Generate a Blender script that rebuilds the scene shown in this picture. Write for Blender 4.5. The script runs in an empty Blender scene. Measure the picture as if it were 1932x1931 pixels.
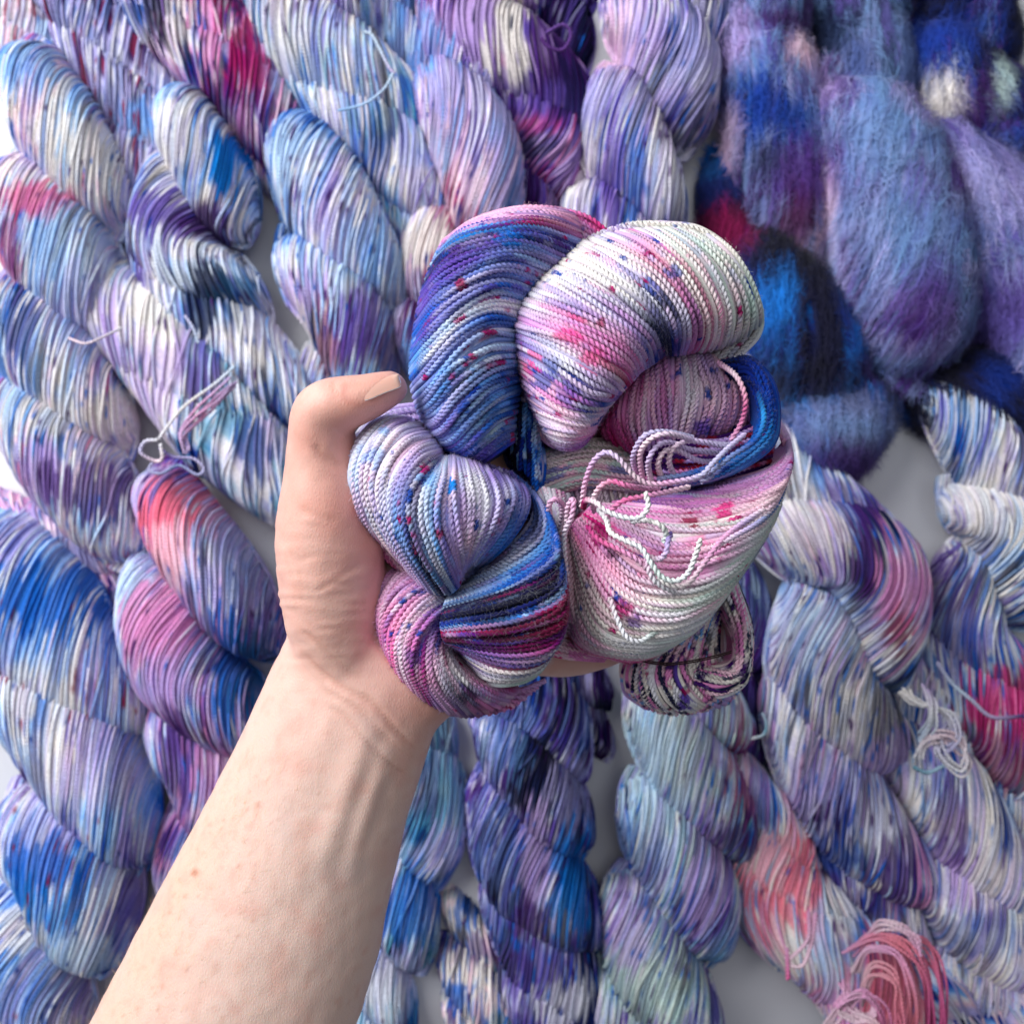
import bpy, math
import numpy as np

# ------------------------------------------------------------------ camera, world, light
SC = bpy.context.scene
COL = SC.collection
ZC = 0.54                       # camera height above the table
TANH = 0.4617                   # half field of view
K = TANH / 966.0


def W(px, py, z):
    """point of the place seen at (px, py) of a 1932 wide print, at height z"""
    d = K * (ZC - z)
    return ((px - 966.0) * d, -(py - 966.0) * d, z)


cam_data = bpy.data.cameras.new('camera')
cam = bpy.data.objects.new('camera', cam_data)
COL.objects.link(cam)
cam.location = (0, 0, ZC)
cam.rotation_euler = (0, 0, 0)
cam_data.sensor_width = 36
cam_data.lens = 18.0 / TANH
cam_data.clip_start = 0.01
cam_data.clip_end = 50
cam_data.dof.use_dof = True
cam_data.dof.focus_distance = ZC - 0.226
cam_data.dof.aperture_fstop = (cam_data.lens / 1000.0) / 0.0026
SC.camera = cam

world = bpy.data.worlds.new('World')
SC.world = world
world.use_nodes = True
bg = world.node_tree.nodes['Background']
bg.inputs[0].default_value = (0.80, 0.87, 1.0, 1)
bg.inputs[1].default_value = 0.125


def area(name, loc, target, size, power, col):
    l = bpy.data.lights.new(name, 'AREA')
    l.shape = 'RECTANGLE'
    l.size, l.size_y = size
    l.energy = power
    l.color = col
    o = bpy.data.objects.new(name, l)
    COL.objects.link(o)
    o.location = loc
    from mathutils import Vector
    o.rotation_euler = (Vector(target) - Vector(loc)).to_track_quat('-Z', 'Y').to_euler()
    return o


area('window_light', (-1.05, 0.70, 1.0), (0, 0, 0.1), (1.2, 1.2), 42, (0.97, 0.98, 1.0))
area('overhead_fill', (0.25, 0.45, 1.7), (0, 0, 0.1), (1.3, 1.0), 6, (0.95, 0.97, 1.0))  # added overhead fill that brightens the right side, not a known lamp

SC.view_settings.view_transform = 'Standard'
SC.view_settings.look = 'None'
SC.view_settings.gamma = 1
SC.view_settings.exposure = 0.04

# ------------------------------------------------------------------ helpers
rng = np.random.default_rng(11)
TAB = rng.random(8192)


def srgb(h):
    h = h.lstrip('#')
    c = np.array([int(h[i:i + 2], 16) / 255 for i in (0, 2, 4)])
    return np.where(c <= 0.04045, c / 12.92, ((c + 0.055) / 1.055) ** 2.4)


def lat(i, j):
    n = (i.astype(np.int64) * 7919 + j.astype(np.int64) * 104729)
    n = (n ^ (n >> 7)) * 2654435761 & 0x7fffffff
    return TAB[(n >> 9) & 8191]


def noise1(ids, x, seed=0):
    """smooth noise along a strand, one lane per id"""
    ids = np.broadcast_to(np.asarray(ids), np.shape(x)).astype(np.int64) + seed * 1009
    f = np.floor(x)
    u = x - f
    u = u * u * (3 - 2 * u)
    return lat(ids, f) * (1 - u) + lat(ids, f + 1) * u


def noise3(p, scale, seed=0):
    q = p / scale + seed * 17.3
    f = np.floor(q).astype(np.int64)
    u = q - f
    u = u * u * (3 - 2 * u)
    out = 0
    for a in (0, 1):
        for b in (0, 1):
            for c in (0, 1):
                w = ((u[..., 0] if a else 1 - u[..., 0]) * (u[..., 1] if b else 1 - u[..., 1])
                     * (u[..., 2] if c else 1 - u[..., 2]))
                out = out + w * lat((f[..., 0] + a) * 73 + (f[..., 1] + b) * 1009, f[..., 2] + c)
    return out


def norm(v):
    return v / np.maximum(np.linalg.norm(v, axis=-1, keepdims=True), 1e-12)


def catmull(pts, n, closed=False):
    """resample rows of pts (K, D) to n rows, uniform in index"""
    pts = np.asarray(pts, float)
    k = len(pts)
    if k == 2:
        t = np.linspace(0, 1, n)[:, None]
        return pts[0] * (1 - t) + pts[1] * t
    t = np.linspace(0, k - 1, n)
    return cat_at(pts, t)


def cat_at(pts, t):
    k = len(pts)
    i = np.clip(np.floor(t).astype(int), 0, k - 2)
    u = (t - i)
    e = np.concatenate([[2 * pts[0] - pts[1]], pts, [2 * pts[-1] - pts[-2]]])
    p0, p1, p2, p3 = e[i], e[i + 1], e[i + 2], e[i + 3]
    u = u.reshape(u.shape + (1,) * (pts.ndim - 1))
    return 0.5 * ((2 * p1) + (-p0 + p2) * u + (2 * p0 - 5 * p1 + 4 * p2 - p3) * u ** 2
                  + (-p0 + 3 * p1 - 3 * p2 + p3) * u ** 3)


def evenly(pts, step):
    """resample a polyline (smooth) at about equal arc steps"""
    d = catmull(pts, max(24, len(pts) * 16))
    seg = np.linalg.norm(np.diff(d, axis=0), axis=1)
    s = np.concatenate([[0], np.cumsum(seg)])
    n = max(3, int(s[-1] / step) + 1)
    q = np.linspace(0, s[-1], n)
    return np.stack([np.interp(q, s, d[:, a]) for a in range(3)], 1)


class Geo:
    def __init__(self):
        self.v, self.f, self.c, self.s, self.n = [], [], [], [], 0

    def add(self, verts, quads, cols):
        self.v.append(verts.reshape(-1, 3))
        self.c.append(np.broadcast_to(cols, verts.shape).reshape(-1, 3))
        self.f.append(quads.reshape(-1, 4) + self.n)
        self.s.append(np.zeros(verts.reshape(-1, 3).shape[0]))
        self.n += verts.reshape(-1, 3).shape[0]

    def tubes(self, P, N, r, cols, sides=4, keep=None, phase=0.0, along=None):
        """P, N, cols (S, M, 3): centre lines, side hints, colours; r scalar or (S, M)"""
        S, M, _ = P.shape
        T = norm(np.gradient(P, axis=1))
        B = norm(np.cross(T, N))
        N2 = np.cross(B, T)
        a = np.arange(sides) * 2 * math.pi / sides + phase
        r = np.broadcast_to(r, (S, M))[..., None, None]
        ring = (P[:, :, None] + r * (np.cos(a)[None, None, :, None] * N2[:, :, None]
                                     + np.sin(a)[None, None, :, None] * B[:, :, None]))
        idx = np.arange(S * M * sides).reshape(S, M, sides)
        q = np.stack([idx[:, :-1], np.roll(idx, -1, 2)[:, :-1], np.roll(idx, -1, 2)[:, 1:], idx[:, 1:]], -1)
        if keep is not None:
            kk = keep[:, :-1] | keep[:, 1:]
            q = q[kk]
        c = np.repeat(cols[:, :, None], sides, 2)
        v = ring.reshape(-1, 3)
        c = c.reshape(-1, 3)
        q = q.reshape(-1, 4)
        used = np.zeros(len(v), bool)
        used[q.ravel()] = True
        m = np.cumsum(used) - 1
        self.v.append(v[used])
        self.c.append(c[used])
        al = np.zeros((S, M)) if along is None else along
        self.s.append(np.repeat(al[:, :, None], sides, 2).ravel()[used])
        self.f.append(m[q] + self.n)
        self.n += int(used.sum())

    def build(self, name, mat, parent=None, smooth=True):
        v = np.concatenate(self.v).astype(np.float32)
        f = np.concatenate(self.f).astype(np.int32)
        c = np.concatenate(self.c).astype(np.float32)
        me = bpy.data.meshes.new(name)
        me.vertices.add(len(v))
        me.vertices.foreach_set('co', v.ravel())
        me.loops.add(f.size)
        me.loops.foreach_set('vertex_index', f.ravel())
        me.polygons.add(len(f))
        me.polygons.foreach_set('loop_start', np.arange(len(f), dtype=np.int32) * 4)
        me.polygons.foreach_set('loop_total', np.full(len(f), 4, np.int32))
        me.polygons.foreach_set('use_smooth', np.full(len(f), smooth, bool))
        me.update(calc_edges=True)
        at = me.color_attributes.new('dye', 'FLOAT_COLOR', 'POINT')
        at.data.foreach_set('color', np.concatenate([c, np.concatenate(self.s).astype(np.float32)[:, None]], 1).ravel())
        me.materials.append(mat)
        o = bpy.data.objects.new(name, me)
        COL.objects.link(o)
        if parent is not None:
            o.parent = parent
        return o


def tag(o, label=None, cat=None, group=None, kind=None):
    for k, v in (('label', label), ('category', cat), ('group', group), ('kind', kind)):
        if v:
            o[k] = v
    return o


def empty(name, loc, label, cat, group=None):
    o = bpy.data.objects.new(name, None)
    COL.objects.link(o)
    o.empty_display_size = 0.02
    o.location = loc
    return tag(o, label, cat, group)


def child_of(o, root):
    """keep world geometry although the root Empty stands at its own place"""
    o.parent = root
    o.location = (-root.location[0], -root.location[1], -root.location[2])


# ------------------------------------------------------------------ materials
def nodes(name):
    m = bpy.data.materials.new(name)
    m.use_nodes = True
    nt = m.node_tree
    return m, nt, nt.nodes['Principled BSDF']


def yarn_material(name, rough=0.8, sheen=0.25, bump=0.15, scale=900.0, ply=0.0):
    m, nt, b = nodes(name)
    at = nt.nodes.new('ShaderNodeAttribute')
    at.attribute_name = 'dye'
    tc = nt.nodes.new('ShaderNodeTexCoord')
    n = nt.nodes.new('ShaderNodeTexNoise')
    n.inputs['Scale'].default_value = scale
    n.inputs['Detail'].default_value = 3
    mr = nt.nodes.new('ShaderNodeMapRange')
    mr.inputs['From Min'].default_value = 0.3
    mr.inputs['From Max'].default_value = 0.7
    mr.inputs['To Min'].default_value = 0.84
    mr.inputs['To Max'].default_value = 1.14
    mul = nt.nodes.new('ShaderNodeVectorMath')
    mul.operation = 'SCALE'
    nt.links.new(tc.outputs['Object'], n.inputs['Vector'])
    nt.links.new(n.outputs['Fac'], mr.inputs['Value'])
    nt.links.new(at.outputs['Color'], mul.inputs[0])
    nt.links.new(mr.outputs['Result'], mul.inputs['Scale'])
    nt.links.new(mul.outputs['Vector'], b.inputs['Base Color'])
    bp = nt.nodes.new('ShaderNodeBump')
    bp.inputs['Strength'].default_value = bump
    bp.inputs['Distance'].default_value = 0.0004
    nt.links.new(n.outputs['Fac'], bp.inputs['Height'])
    last = bp
    if ply:
        # beads of the twisted plies, from the length along the strand kept in the alpha of 'dye'
        f = nt.nodes.new('ShaderNodeMath')
        f.operation = 'MULTIPLY'
        f.inputs[1].default_value = 2 * math.pi / 0.0016
        sn = nt.nodes.new('ShaderNodeMath')
        sn.operation = 'SINE'
        b2 = nt.nodes.new('ShaderNodeBump')
        b2.inputs['Strength'].default_value = ply
        b2.inputs['Distance'].default_value = 0.0003
        nt.links.new(at.outputs['Alpha'], f.inputs[0])
        nt.links.new(f.outputs[0], sn.inputs[0])
        nt.links.new(sn.outputs[0], b2.inputs['Height'])
        nt.links.new(bp.outputs['Normal'], b2.inputs['Normal'])
        last = b2
    nt.links.new(last.outputs['Normal'], b.inputs['Normal'])
    b.inputs['Roughness'].default_value = rough
    b.inputs['Specular IOR Level'].default_value = 0.10
    b.inputs['Sheen Weight'].default_value = sheen
    b.inputs['Sheen Roughness'].default_value = 0.5
    return m


YARN = yarn_material('wool_yarn', rough=0.9, sheen=0.05, bump=0.3, ply=0.5)
HELD = yarn_material('held_wool_yarn', rough=0.75, sheen=0.06, bump=0.35, scale=1700)
MOHAIR = yarn_material('mohair_yarn', rough=0.9, sheen=0.12, bump=0.25, scale=500)

m, nt, b = nodes('white_table')
n = nt.nodes.new('ShaderNodeTexNoise')
n.inputs['Scale'].default_value = 9
n.inputs['Detail'].default_value = 6
r = nt.nodes.new('ShaderNodeValToRGB')
r.color_ramp.elements[0].color = (0.58, 0.58, 0.61, 1)
r.color_ramp.elements[1].color = (0.70, 0.70, 0.72, 1)
nt.links.new(n.outputs['Fac'], r.inputs['Fac'])
nt.links.new(r.outputs['Color'], b.inputs['Base Color'])
b.inputs['Roughness'].default_value = 0.45
TABLE = m

# ------------------------------------------------------------------ tabletop
g = Geo()
s, t = 0.75, 0.03
bv = np.array([[x, y, z] for z in (-t, 0.0) for x, y in ((-s, -s), (s, -s), (s, s), (-s, s))])
bf = np.array([[0, 3, 2, 1], [4, 5, 6, 7], [0, 1, 5, 4], [1, 2, 6, 5], [2, 3, 7, 6], [3, 0, 4, 7]])
g.add(bv, bf, np.array([1.0, 1, 1]))
tag(g.build('tabletop', TABLE, smooth=False), kind='structure')

# ------------------------------------------------------------------ dye colours
CLR = {k: srgb(v) for k, v in dict(
    cream='#f0ebe6', white='#ecebf0', ice='#cbddf0', sky='#93bbe8', blue='#3b7ac6', royal='#1b4d9f',
    navy='#172750', teal='#7fb3c8', deepteal='#20607f', mint='#d3e3dc', lav='#c2bde0', lilac='#cdb8e0',
    violet='#7b67b2', plum='#542c72', purple='#64448b', pink='#e4a8ce', rose='#dc6a9e', magenta='#a5216b',
    crimson='#971f4a', blush='#f1d6e0', coral='#e88a9c', grey='#a2a6c6', slate='#8090bd', azure='#2a8fd6',
    wine='#5c1440', ink='#0d1238', steel='#7b9cc4', mslate='#7585b5', mgrey='#949dc2', msteel='#8eaace').items()}


def palette(spec):
    """'cream:3 lav:2 ...' -> positions and colours of a soft gradient"""
    names, w = [], []
    for it in spec.split():
        a, _, b_ = it.partition(':')
        names.append(a)
        w.append(float(b_ or 1))
    w = np.array(w) / sum(w)
    e = np.concatenate([[0], np.cumsum(w)])
    xs, cs = [], []
    for i, nme in enumerate(names):
        m_ = 0.14 * w[i]
        xs += [e[i] + m_, e[i + 1] - m_]
        cs += [CLR[nme]] * 2
    return np.array(xs), np.array(cs)


def from_palette(q, spec):
    xs, cs = palette(spec)
    return np.stack([np.interp(q, xs, cs[:, k]) for k in range(3)], -1)


def vivid(c, k):
    g_ = (c @ np.array([0.25, 0.6, 0.15]))[..., None]
    return np.clip(g_ + (c - g_) * k, 0.004, 1)


def uniformise(q):
    flat = np.sort(q.ravel()[:: max(1, q.size // 20000)])
    return np.interp(q, flat, np.linspace(0, 1, len(flat)))


def dye(ids, s, P, spec, seed, spots=(), zspot=0.045, length=0.032, speck=None, group=3, speckden=0.9, lane=None, calm=0.34, spots_hard=True):
    """colour of every strand vertex: runs of colour along strands that neighbours partly share"""
    gi = ids // group
    lane = ids / 3.0 if lane is None else lane
    lp = lambda sc, sd_: noise3(np.stack([lane * sc, s / length * sc + 9, s * 0 + .5], -1), 1.0, seed + sd_)
    q = (0.50 * lp(1, 0) + 0.40 * lp(2.4, 5) + 0.22 * noise1(ids, s / (length * 0.9), seed + 3)
         + 0.25 * noise3(P, 0.026, seed))
    col = from_palette(uniformise(q), spec)
    ql = uniformise(0.6 * noise3(P, 0.034, seed + 2) + 0.25 * lp(0.45, 11))
    calm_col = from_palette(0.5 + (ql - 0.5) * 0.8, spec)
    wc = np.clip(calm + 0.5 * (noise3(P, 0.03, seed + 4) - 0.5), 0, 1)[..., None]
    col = col * (1 - wc) + calm_col * wc
    for sp in spots:
        x, y, rx, ry, cn, st = sp[:6]
        c = np.array(W(x, y, zspot))
        u = K * (ZC - zspot)
        dx = (P[..., 0] - c[0]) / (rx * u)
        dy = (P[..., 1] - c[1]) / (ry * u)
        d = np.sqrt(dx * dx + dy * dy)
        nz = noise1(ids, s / 0.014, seed + 7) * 0.62 + lp(1.5, 8) * 0.38
        m_ = np.clip((1.2 + (2.1 if spots_hard else 1.0) * (nz - 0.5) - d) / (0.25 if spots_hard else 0.75), 0, 1) * st
        c2 = CLR[cn] * (0.85 + 0.3 * noise1(ids, s / 0.01, seed + 9))[..., None]
        col = col * (1 - m_[..., None]) + c2 * m_[..., None]
    if speck:
        for k, cn in enumerate(speck.split()):
            n_ = noise3(P, 0.0040, seed + 20 + k) * 0.3 + noise1(ids, s / 0.0075, seed + 30 + k) * 0.7
            dens = noise3(P, 0.03, seed + 40 + k)
            m_ = np.clip((n_ - (speckden - 0.22 * dens)) / 0.07, 0, 1) * 0.85
            col = col * (1 - m_[..., None]) + CLR[cn] * m_[..., None]
    j = 0.9 + 0.2 * noise1(ids, s / 0.02, seed + 50)
    return vivid(np.clip(col * j[..., None], 0, 1) ** 1.3 * 1.07, 1.12)


# ------------------------------------------------------------------ twisted skeins lying on the table
SKEIN_COUNT = [0]


def in_view(P, margin=1.10):
    d = TANH * (ZC - P[..., 2]) * margin
    return (np.abs(P[..., 0]) < d) & (np.abs(P[..., 1]) < d)


def skein(label, lobes, spec, spots=(), speck='blue plum', z=0.0, strand=0.00063, cap=(1, 1), mohair=False, ties=(),
          length=0.075, speckden=0.93, clump=1.0, drop=0.98, slant=-0.07, over=0.60, pinch=0.13, upright=False):
    """lobes: (x, y, half width[, drop, slant]) of every visible lobe; the yarn of each lobe tucks under its neighbours"""
    SKEIN_COUNT[0] += 1
    seed = SKEIN_COUNT[0] * 13
    rs = np.random.default_rng(seed)
    L = np.array([l[:3] for l in lobes], float)
    u = K * (ZC - 0.030)
    n = len(L)
    ext = np.concatenate([[2 * L[0] - L[1]], L, [2 * L[-1] - L[-2]]])
    ext[0, 2], ext[-1, 2] = L[0, 2], L[-1, 2]
    D = cat_at(ext, np.linspace(0, n + 1, 400))
    Axy = np.array([W(a, b_, 0.030) for a, b_ in D[:, :2]])[:, :2]
    s_ax = np.concatenate([[0], np.cumsum(np.linalg.norm(np.diff(Axy, axis=0), axis=1))])
    s_lobe = np.interp(np.arange(1, n + 1), np.linspace(0, n + 1, 400), s_ax)
    Tx = norm(np.gradient(Axy, axis=0))
    if upright:
        Tx = np.tile([[0.0, -1.0]], (400, 1))
    root = empty('yarn_skein', (float(np.interp(s_lobe[n // 2], s_ax, Axy[:, 0])),
                                float(np.interp(s_lobe[n // 2], s_ax, Axy[:, 1])), 0.0), label, 'yarn skein',
                 'twisted skeins lying on the white table')

    def place(x, y, s0):
        if upright:
            cx_, cy_ = np.interp(s0, s_ax, Axy[:, 0]), np.interp(s0, s_ax, Axy[:, 1])
            return cx_ + x, cy_ - y
        q = s0 + y
        ax = np.interp(q, s_ax, Axy[:, 0])
        ay = np.interp(q, s_ax, Axy[:, 1])
        tx = np.interp(q, s_ax, Tx[:, 0])
        ty = np.interp(q, s_ax, Tx[:, 1])
        over_ = np.where(q > s_ax[-1], q - s_ax[-1], np.where(q < 0, q, 0))
        ln = np.hypot(tx, ty)
        tx, ty = tx / ln, ty / ln
        return ax + tx * over_ - ty * x, ay + ty * over_ + tx * x

    for li in range(n):
        R = L[li, 2] * u * 0.965
        lr = rs.uniform(-1, 1, 6)
        prev = s_lobe[li] - s_lobe[li - 1] if li > 0 else s_lobe[min(li + 1, n - 1)] - s_lobe[min(li, n - 2)]
        nxt = s_lobe[li + 1] - s_lobe[li] if li < n - 1 else prev
        hu, hd = prev * over, nxt * over
        top_cap, end_cap = float(li == 0 and cap[0]), float(li == n - 1 and cap[1])
        if li == 0 and cap[0]:
            hu = min(hu, R * 0.95)
        if li == n - 1 and cap[1]:
            hd = min(hd, R * 0.95)
        if len(lobes[li]) > 5:
            hu = hd = lobes[li][5] * u
        dr = lobes[li][3] if len(lobes[li]) > 3 else drop * (1 + 0.14 * lr[0])
        sl = lobes[li][4] if len(lobes[li]) > 4 else slant + 0.07 * lr[1]
        tx_, ty_ = np.interp(s_lobe[li], s_ax, Tx[:, 0]), np.interp(s_lobe[li], s_ax, Tx[:, 1])
        lean = max(-0.6, min(0.6, math.atan2(tx_, -ty_)))
        if len(lobes[li]) <= 3:
            dr = math.tan(max(-1.2, min(1.2, math.atan(dr) + lean * 0.85)))
            sl = sl - 0.4 * math.tan(lean)
        M = int(max(18, (hu + hd) * 1.15 / 0.0026))
        nf = int(2 * R * 1.22 / (strand * 1.72))
        Rv = 2.0
        z0 = z + R * 0.50
        H = R * (1.04 + 0.06 * lr[2])
        s0 = s_lobe[li]
        ph = rs.uniform(0, 50)

        def shape(v, t):
            """v in -1..1 across, t in -1..1 down"""
            capt = (t < 0) * top_cap + (t > 0) * end_cap
            x = R * v * (1 - (pinch + 0.14 * capt) * np.abs(t) ** 2.2)
            hh = np.where(t < 0, hu, hd) * (1 - 0.30 * np.abs(v) ** 3.5)
            y = dr * R * v * (1 - 0.10 * t * t) + hh * t
            x = x + sl * hh * t * 2 * (1 - 0.5 * v * v) + R * 0.05 * np.sin(2.2 * t + ph) * (1 - v * v)
            zz = z0 + H * np.sqrt(np.clip(1 - 0.96 * np.abs(v) ** 2.6 - (0.95 + 0.045 * capt) * np.abs(t) ** 2.3, 0.004, 1))
            return x, y, zz

        # spread so that the rounded sides get strands too
        ang = (np.arange(nf) + 0.5 + rs.uniform(-0.4, 0.4, nf)) / nf * 2 - 1
        vq = np.sin(ang * math.pi / 2 * 0.98) * 0.55 + ang * 0.45
        t = np.linspace(-1, 1, M)
        ids = np.arange(nf)[:, None] + np.zeros((1, M), int) + li * 700
        tb = np.broadcast_to(t, (nf, M))
        lane = (np.arange(nf) / 6.0)[:, None] + np.zeros((1, M))
        n2 = lambda a_, b_, sd_: noise3(np.stack([a_ + li * 31.7, b_ + 40.0, b_ * 0 + 0.5], -1), 1.0, seed + sd_)
        wid = 2.0 / nf
        drift = (noise1(ids, tb * 1.3, seed + 60) - 0.5) * wid * (1.6 if not mohair else 4)
        drift = drift + (n2(lane, tb * 1.1, 1) - 0.5) * wid * 2.6 * clump
        if mohair:
            drift = drift + (noise1(ids, tb * 7, seed + 66) - 0.5) * wid * 2.6
        stray = (rs.uniform(0, 1, nf) < 0.07)[:, None]
        drift = drift + stray * (rs.uniform(-1, 1, nf)[:, None]) * wid * 5 * tb
        vv = np.clip(vq[:, None] + drift, -0.995, 0.995)
        lift = (noise1(ids, tb * 2.2, seed + 62) - 0.5) * 0.0005 + rs.uniform(-0.00025, 0.00025, nf)[:, None]
        lift = lift + (n2(lane * 0.8, tb * 0.9, 2) - 0.5) * 0.0019 * clump + stray * 0.0006

        if mohair:
            lift = lift + 0.0006 * (rs.uniform(0, 1, nf) < 0.35)[:, None]

        def world(v, t_, dl):
            x, y, zz = shape(v, t_)
            X, Y = place(x, y, s0)
            return np.stack([X, Y, zz + dl], -1)

        P = world(vv, tb, 0)
        e = 0.02
        dv = world(vv + e, tb, 0) - world(vv - e, tb, 0)
        dt = world(vv, tb + e, 0) - world(vv, tb - e, 0)
        N = norm(np.cross(dv, dt))
        N = np.where(N[..., 2:3] < 0, -N, N)
        P = P + N * lift[..., None]
        sarc = np.concatenate([np.zeros((nf, 1)), np.cumsum(np.linalg.norm(np.diff(P, axis=1), axis=2), 1)], 1) + li * 0.05
        keep = in_view(P)
        if not keep.any():
            continue
        col = dye(ids, sarc, P, spec, seed, spots, speck=speck, length=length, speckden=speckden,
                  lane=lane * (6.0 / (5.0 if not mohair else 14)) + li * 57, spots_hard=not mohair)
        g = Geo()
        rr = strand * (1 if not mohair else 0.55)
        g.tubes(P, N, rr * (0.9 + 0.2 * rs.uniform(0, 1, nf))[:, None], col, sides=4, keep=keep, along=sarc)
        # yarn underneath
        cv, ct = np.meshgrid(np.linspace(-1, 1, 30), np.linspace(-1, 1, 22), indexing='ij')
        ins = strand * (1.2 if not mohair else 0.0)
        lane_c = (cv * 0.5 + 0.5) * nf / 6.0
        Pc = world(cv, ct, 0)
        Pc[..., 2] += (n2(lane_c * 0.8, ct * 0.9, 2) - 0.5) * 0.0019 * clump - ins
        cc = dye(((cv * .5 + .5) * (nf - 1)).astype(int) + li * 700, (ct + 1) * 0.03 + li * 0.05, Pc, spec, seed, spots,
                 speck=None, spots_hard=not mohair, lane=lane_c * (6.0 / (5.0 if not mohair else 14)) + li * 57)
        idx = np.arange(30 * 22).reshape(30, 22)
        q = np.stack([idx[:-1, :-1], idx[:-1, 1:], idx[1:, 1:], idx[1:, :-1]], -1)
        g.add(Pc, q, cc)
        Pb = Pc.copy()
        Pb[..., 2] = np.maximum(z0 - (Pc[..., 2] - z0) * 0.45, 0.0006)
        g.add(Pb, q[..., ::-1], cc)
        for sl_ in ((0, slice(None)), (-1, slice(None)), (slice(None), 0), (slice(None), -1)):
            rim = np.stack([Pc[sl_], Pb[sl_]], 0)
            L_ = rim.shape[1]
            ii = np.arange(2 * L_).reshape(2, L_)
            g.add(rim, np.stack([ii[0, :-1], ii[0, 1:], ii[1, 1:], ii[1, :-1]], -1), np.stack([cc[sl_]] * 2, 0))
        o = g.build('coil', YARN if not mohair else MOHAIR)
        child_of(o, root)
        if mohair:
            fuzz(root, P, N, col, keep, rs, 9000)
    for k_, tie in enumerate(ties):
        pts, zz, rad, cn = tie
        hs = [zz if np.isscalar(zz) else float(np.interp(i / (len(pts) - 1), np.linspace(0, 1, len(zz)), zz))
              for i in range(len(pts))]
        base_pts = np.array([W(x, y, hs[i]) for i, (x, y) in enumerate(pts)])
        if rad < 0.0020:
            jit_ = base_pts + rs.normal(0, 0.0005, base_pts.shape)
            loose(root, 'tie_thread', jit_, rad * 0.66, cn)
        else:
            # a thick tie is a little bunch of strands
            for q_ in range(6):
                off = rs.normal(0, rad * 0.42, 3) + np.array([0, 0, rad * 0.2])
                wob = rs.normal(0, rad * 0.30, base_pts.shape)
                loose(root, 'tie_thread', base_pts + off + wob, 0.00068 + rs.uniform(0, .00012), cn)
    return root


def fuzz(root, P, D, col, keep, rs, count, length=0.011, lift=0.0022, width=0.00009):
    kk = np.argwhere(keep)
    pick = kk[rs.integers(0, len(kk), count)]
    p = P[pick[:, 0], pick[:, 1]]
    d = D[pick[:, 0], pick[:, 1]]
    c = np.clip(col[pick[:, 0], pick[:, 1]] * 1.0 * 1.1 + 0.012, 0, 1)
    nxt = P[pick[:, 0], np.minimum(pick[:, 1] + 1, P.shape[1] - 1)] - P[pick[:, 0], np.maximum(pick[:, 1] - 1, 0)]
    tdir = norm(nxt) + rs.normal(0, 0.55, p.shape)
    tdir = norm(tdir - d * np.sum(tdir * d, 1, keepdims=True))
    ln = length * rs.uniform(0.4, 1.4, (count, 1))
    lf = lift * rs.uniform(0.1, 1.6, (count, 1))
    side = norm(np.cross(tdir, d))
    m_ = 5
    path = []
    bend = rs.normal(0, 0.35, (count, 1))
    for k in range(m_):
        u_ = k / (m_ - 1)
        path.append(p + tdir * ln * (u_ - 0.5) + d * (lf * 4 * u_ * (1 - u_) * 0.8 + 0.0003 + lf * 0.4 * u_)
                    + side * ln * bend * (u_ - 0.5) ** 2)
    Pm = np.stack(path, 1)
    w = width * np.array([0.4, 1, 1, 0.8, 0.2])[None, :, None]
    a = Pm + side[:, None] * w
    b_ = Pm - side[:, None] * w
    v = np.stack([a, b_], 2)
    idx = np.arange(count * m_ * 2).reshape(count, m_, 2)
    q = np.stack([idx[:, :-1, 0], idx[:, :-1, 1], idx[:, 1:, 1], idx[:, 1:, 0]], -1)
    g = Geo()
    g.add(v, q, np.broadcast_to(c[:, None, None], v.shape))
    o = g.build('fuzz', MOHAIR)
    tag(o, kind='stuff')
    child_of(o, root)
    return o


def loose(root, name, pts, rad, cn, mat=None, step=0.0005, ply=True, seed=3, label=None):
    """a single plied thread through the given points of the place"""
    P = evenly(np.array(pts, float), step if ply else 0.002)
    g = Geo()
    s_ = np.arange(len(P)) * step
    cs = [CLR[c] for c in cn.split()]
    x = np.linspace(0, len(cs) - 1, len(P))
    col = np.stack([np.interp(x, range(len(cs)), [c[k] for c in cs]) for k in range(3)], -1)
    up = np.tile([0.05, 0.03, 1.0], (len(P), 1))
    ply_tubes(g, P[None], up[None], rad, col[None], step, ply)
    o = g.build(name, mat or YARN)
    if label:
        o['label'] = label
    child_of(o, root)
    return o


def ply_tubes(g, P, N, rad, col, step, ply=True, pitch=0.0034, sides=4, seed=0):
    if not ply:
        g.tubes(P, N, rad, col, sides=6)
        return
    T = norm(np.gradient(P, axis=1))
    B = norm(np.cross(T, N))
    N2 = np.cross(B, T)
    s_ = np.concatenate([np.zeros((P.shape[0], 1)), np.cumsum(np.linalg.norm(np.diff(P, axis=1), axis=2), 1)], 1)
    off = np.arange(P.shape[0])[:, None] * 2.4
    taper = np.ones(P.shape[1])
    for k in (0, 1):
        a = 2 * math.pi * s_ / pitch + off + k * math.pi
        d = np.cos(a)[..., None] * N2 + np.sin(a)[..., None] * B
        g.tubes(P + d * rad * 0.38, d, rad * 0.70, col, sides=sides)



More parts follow.
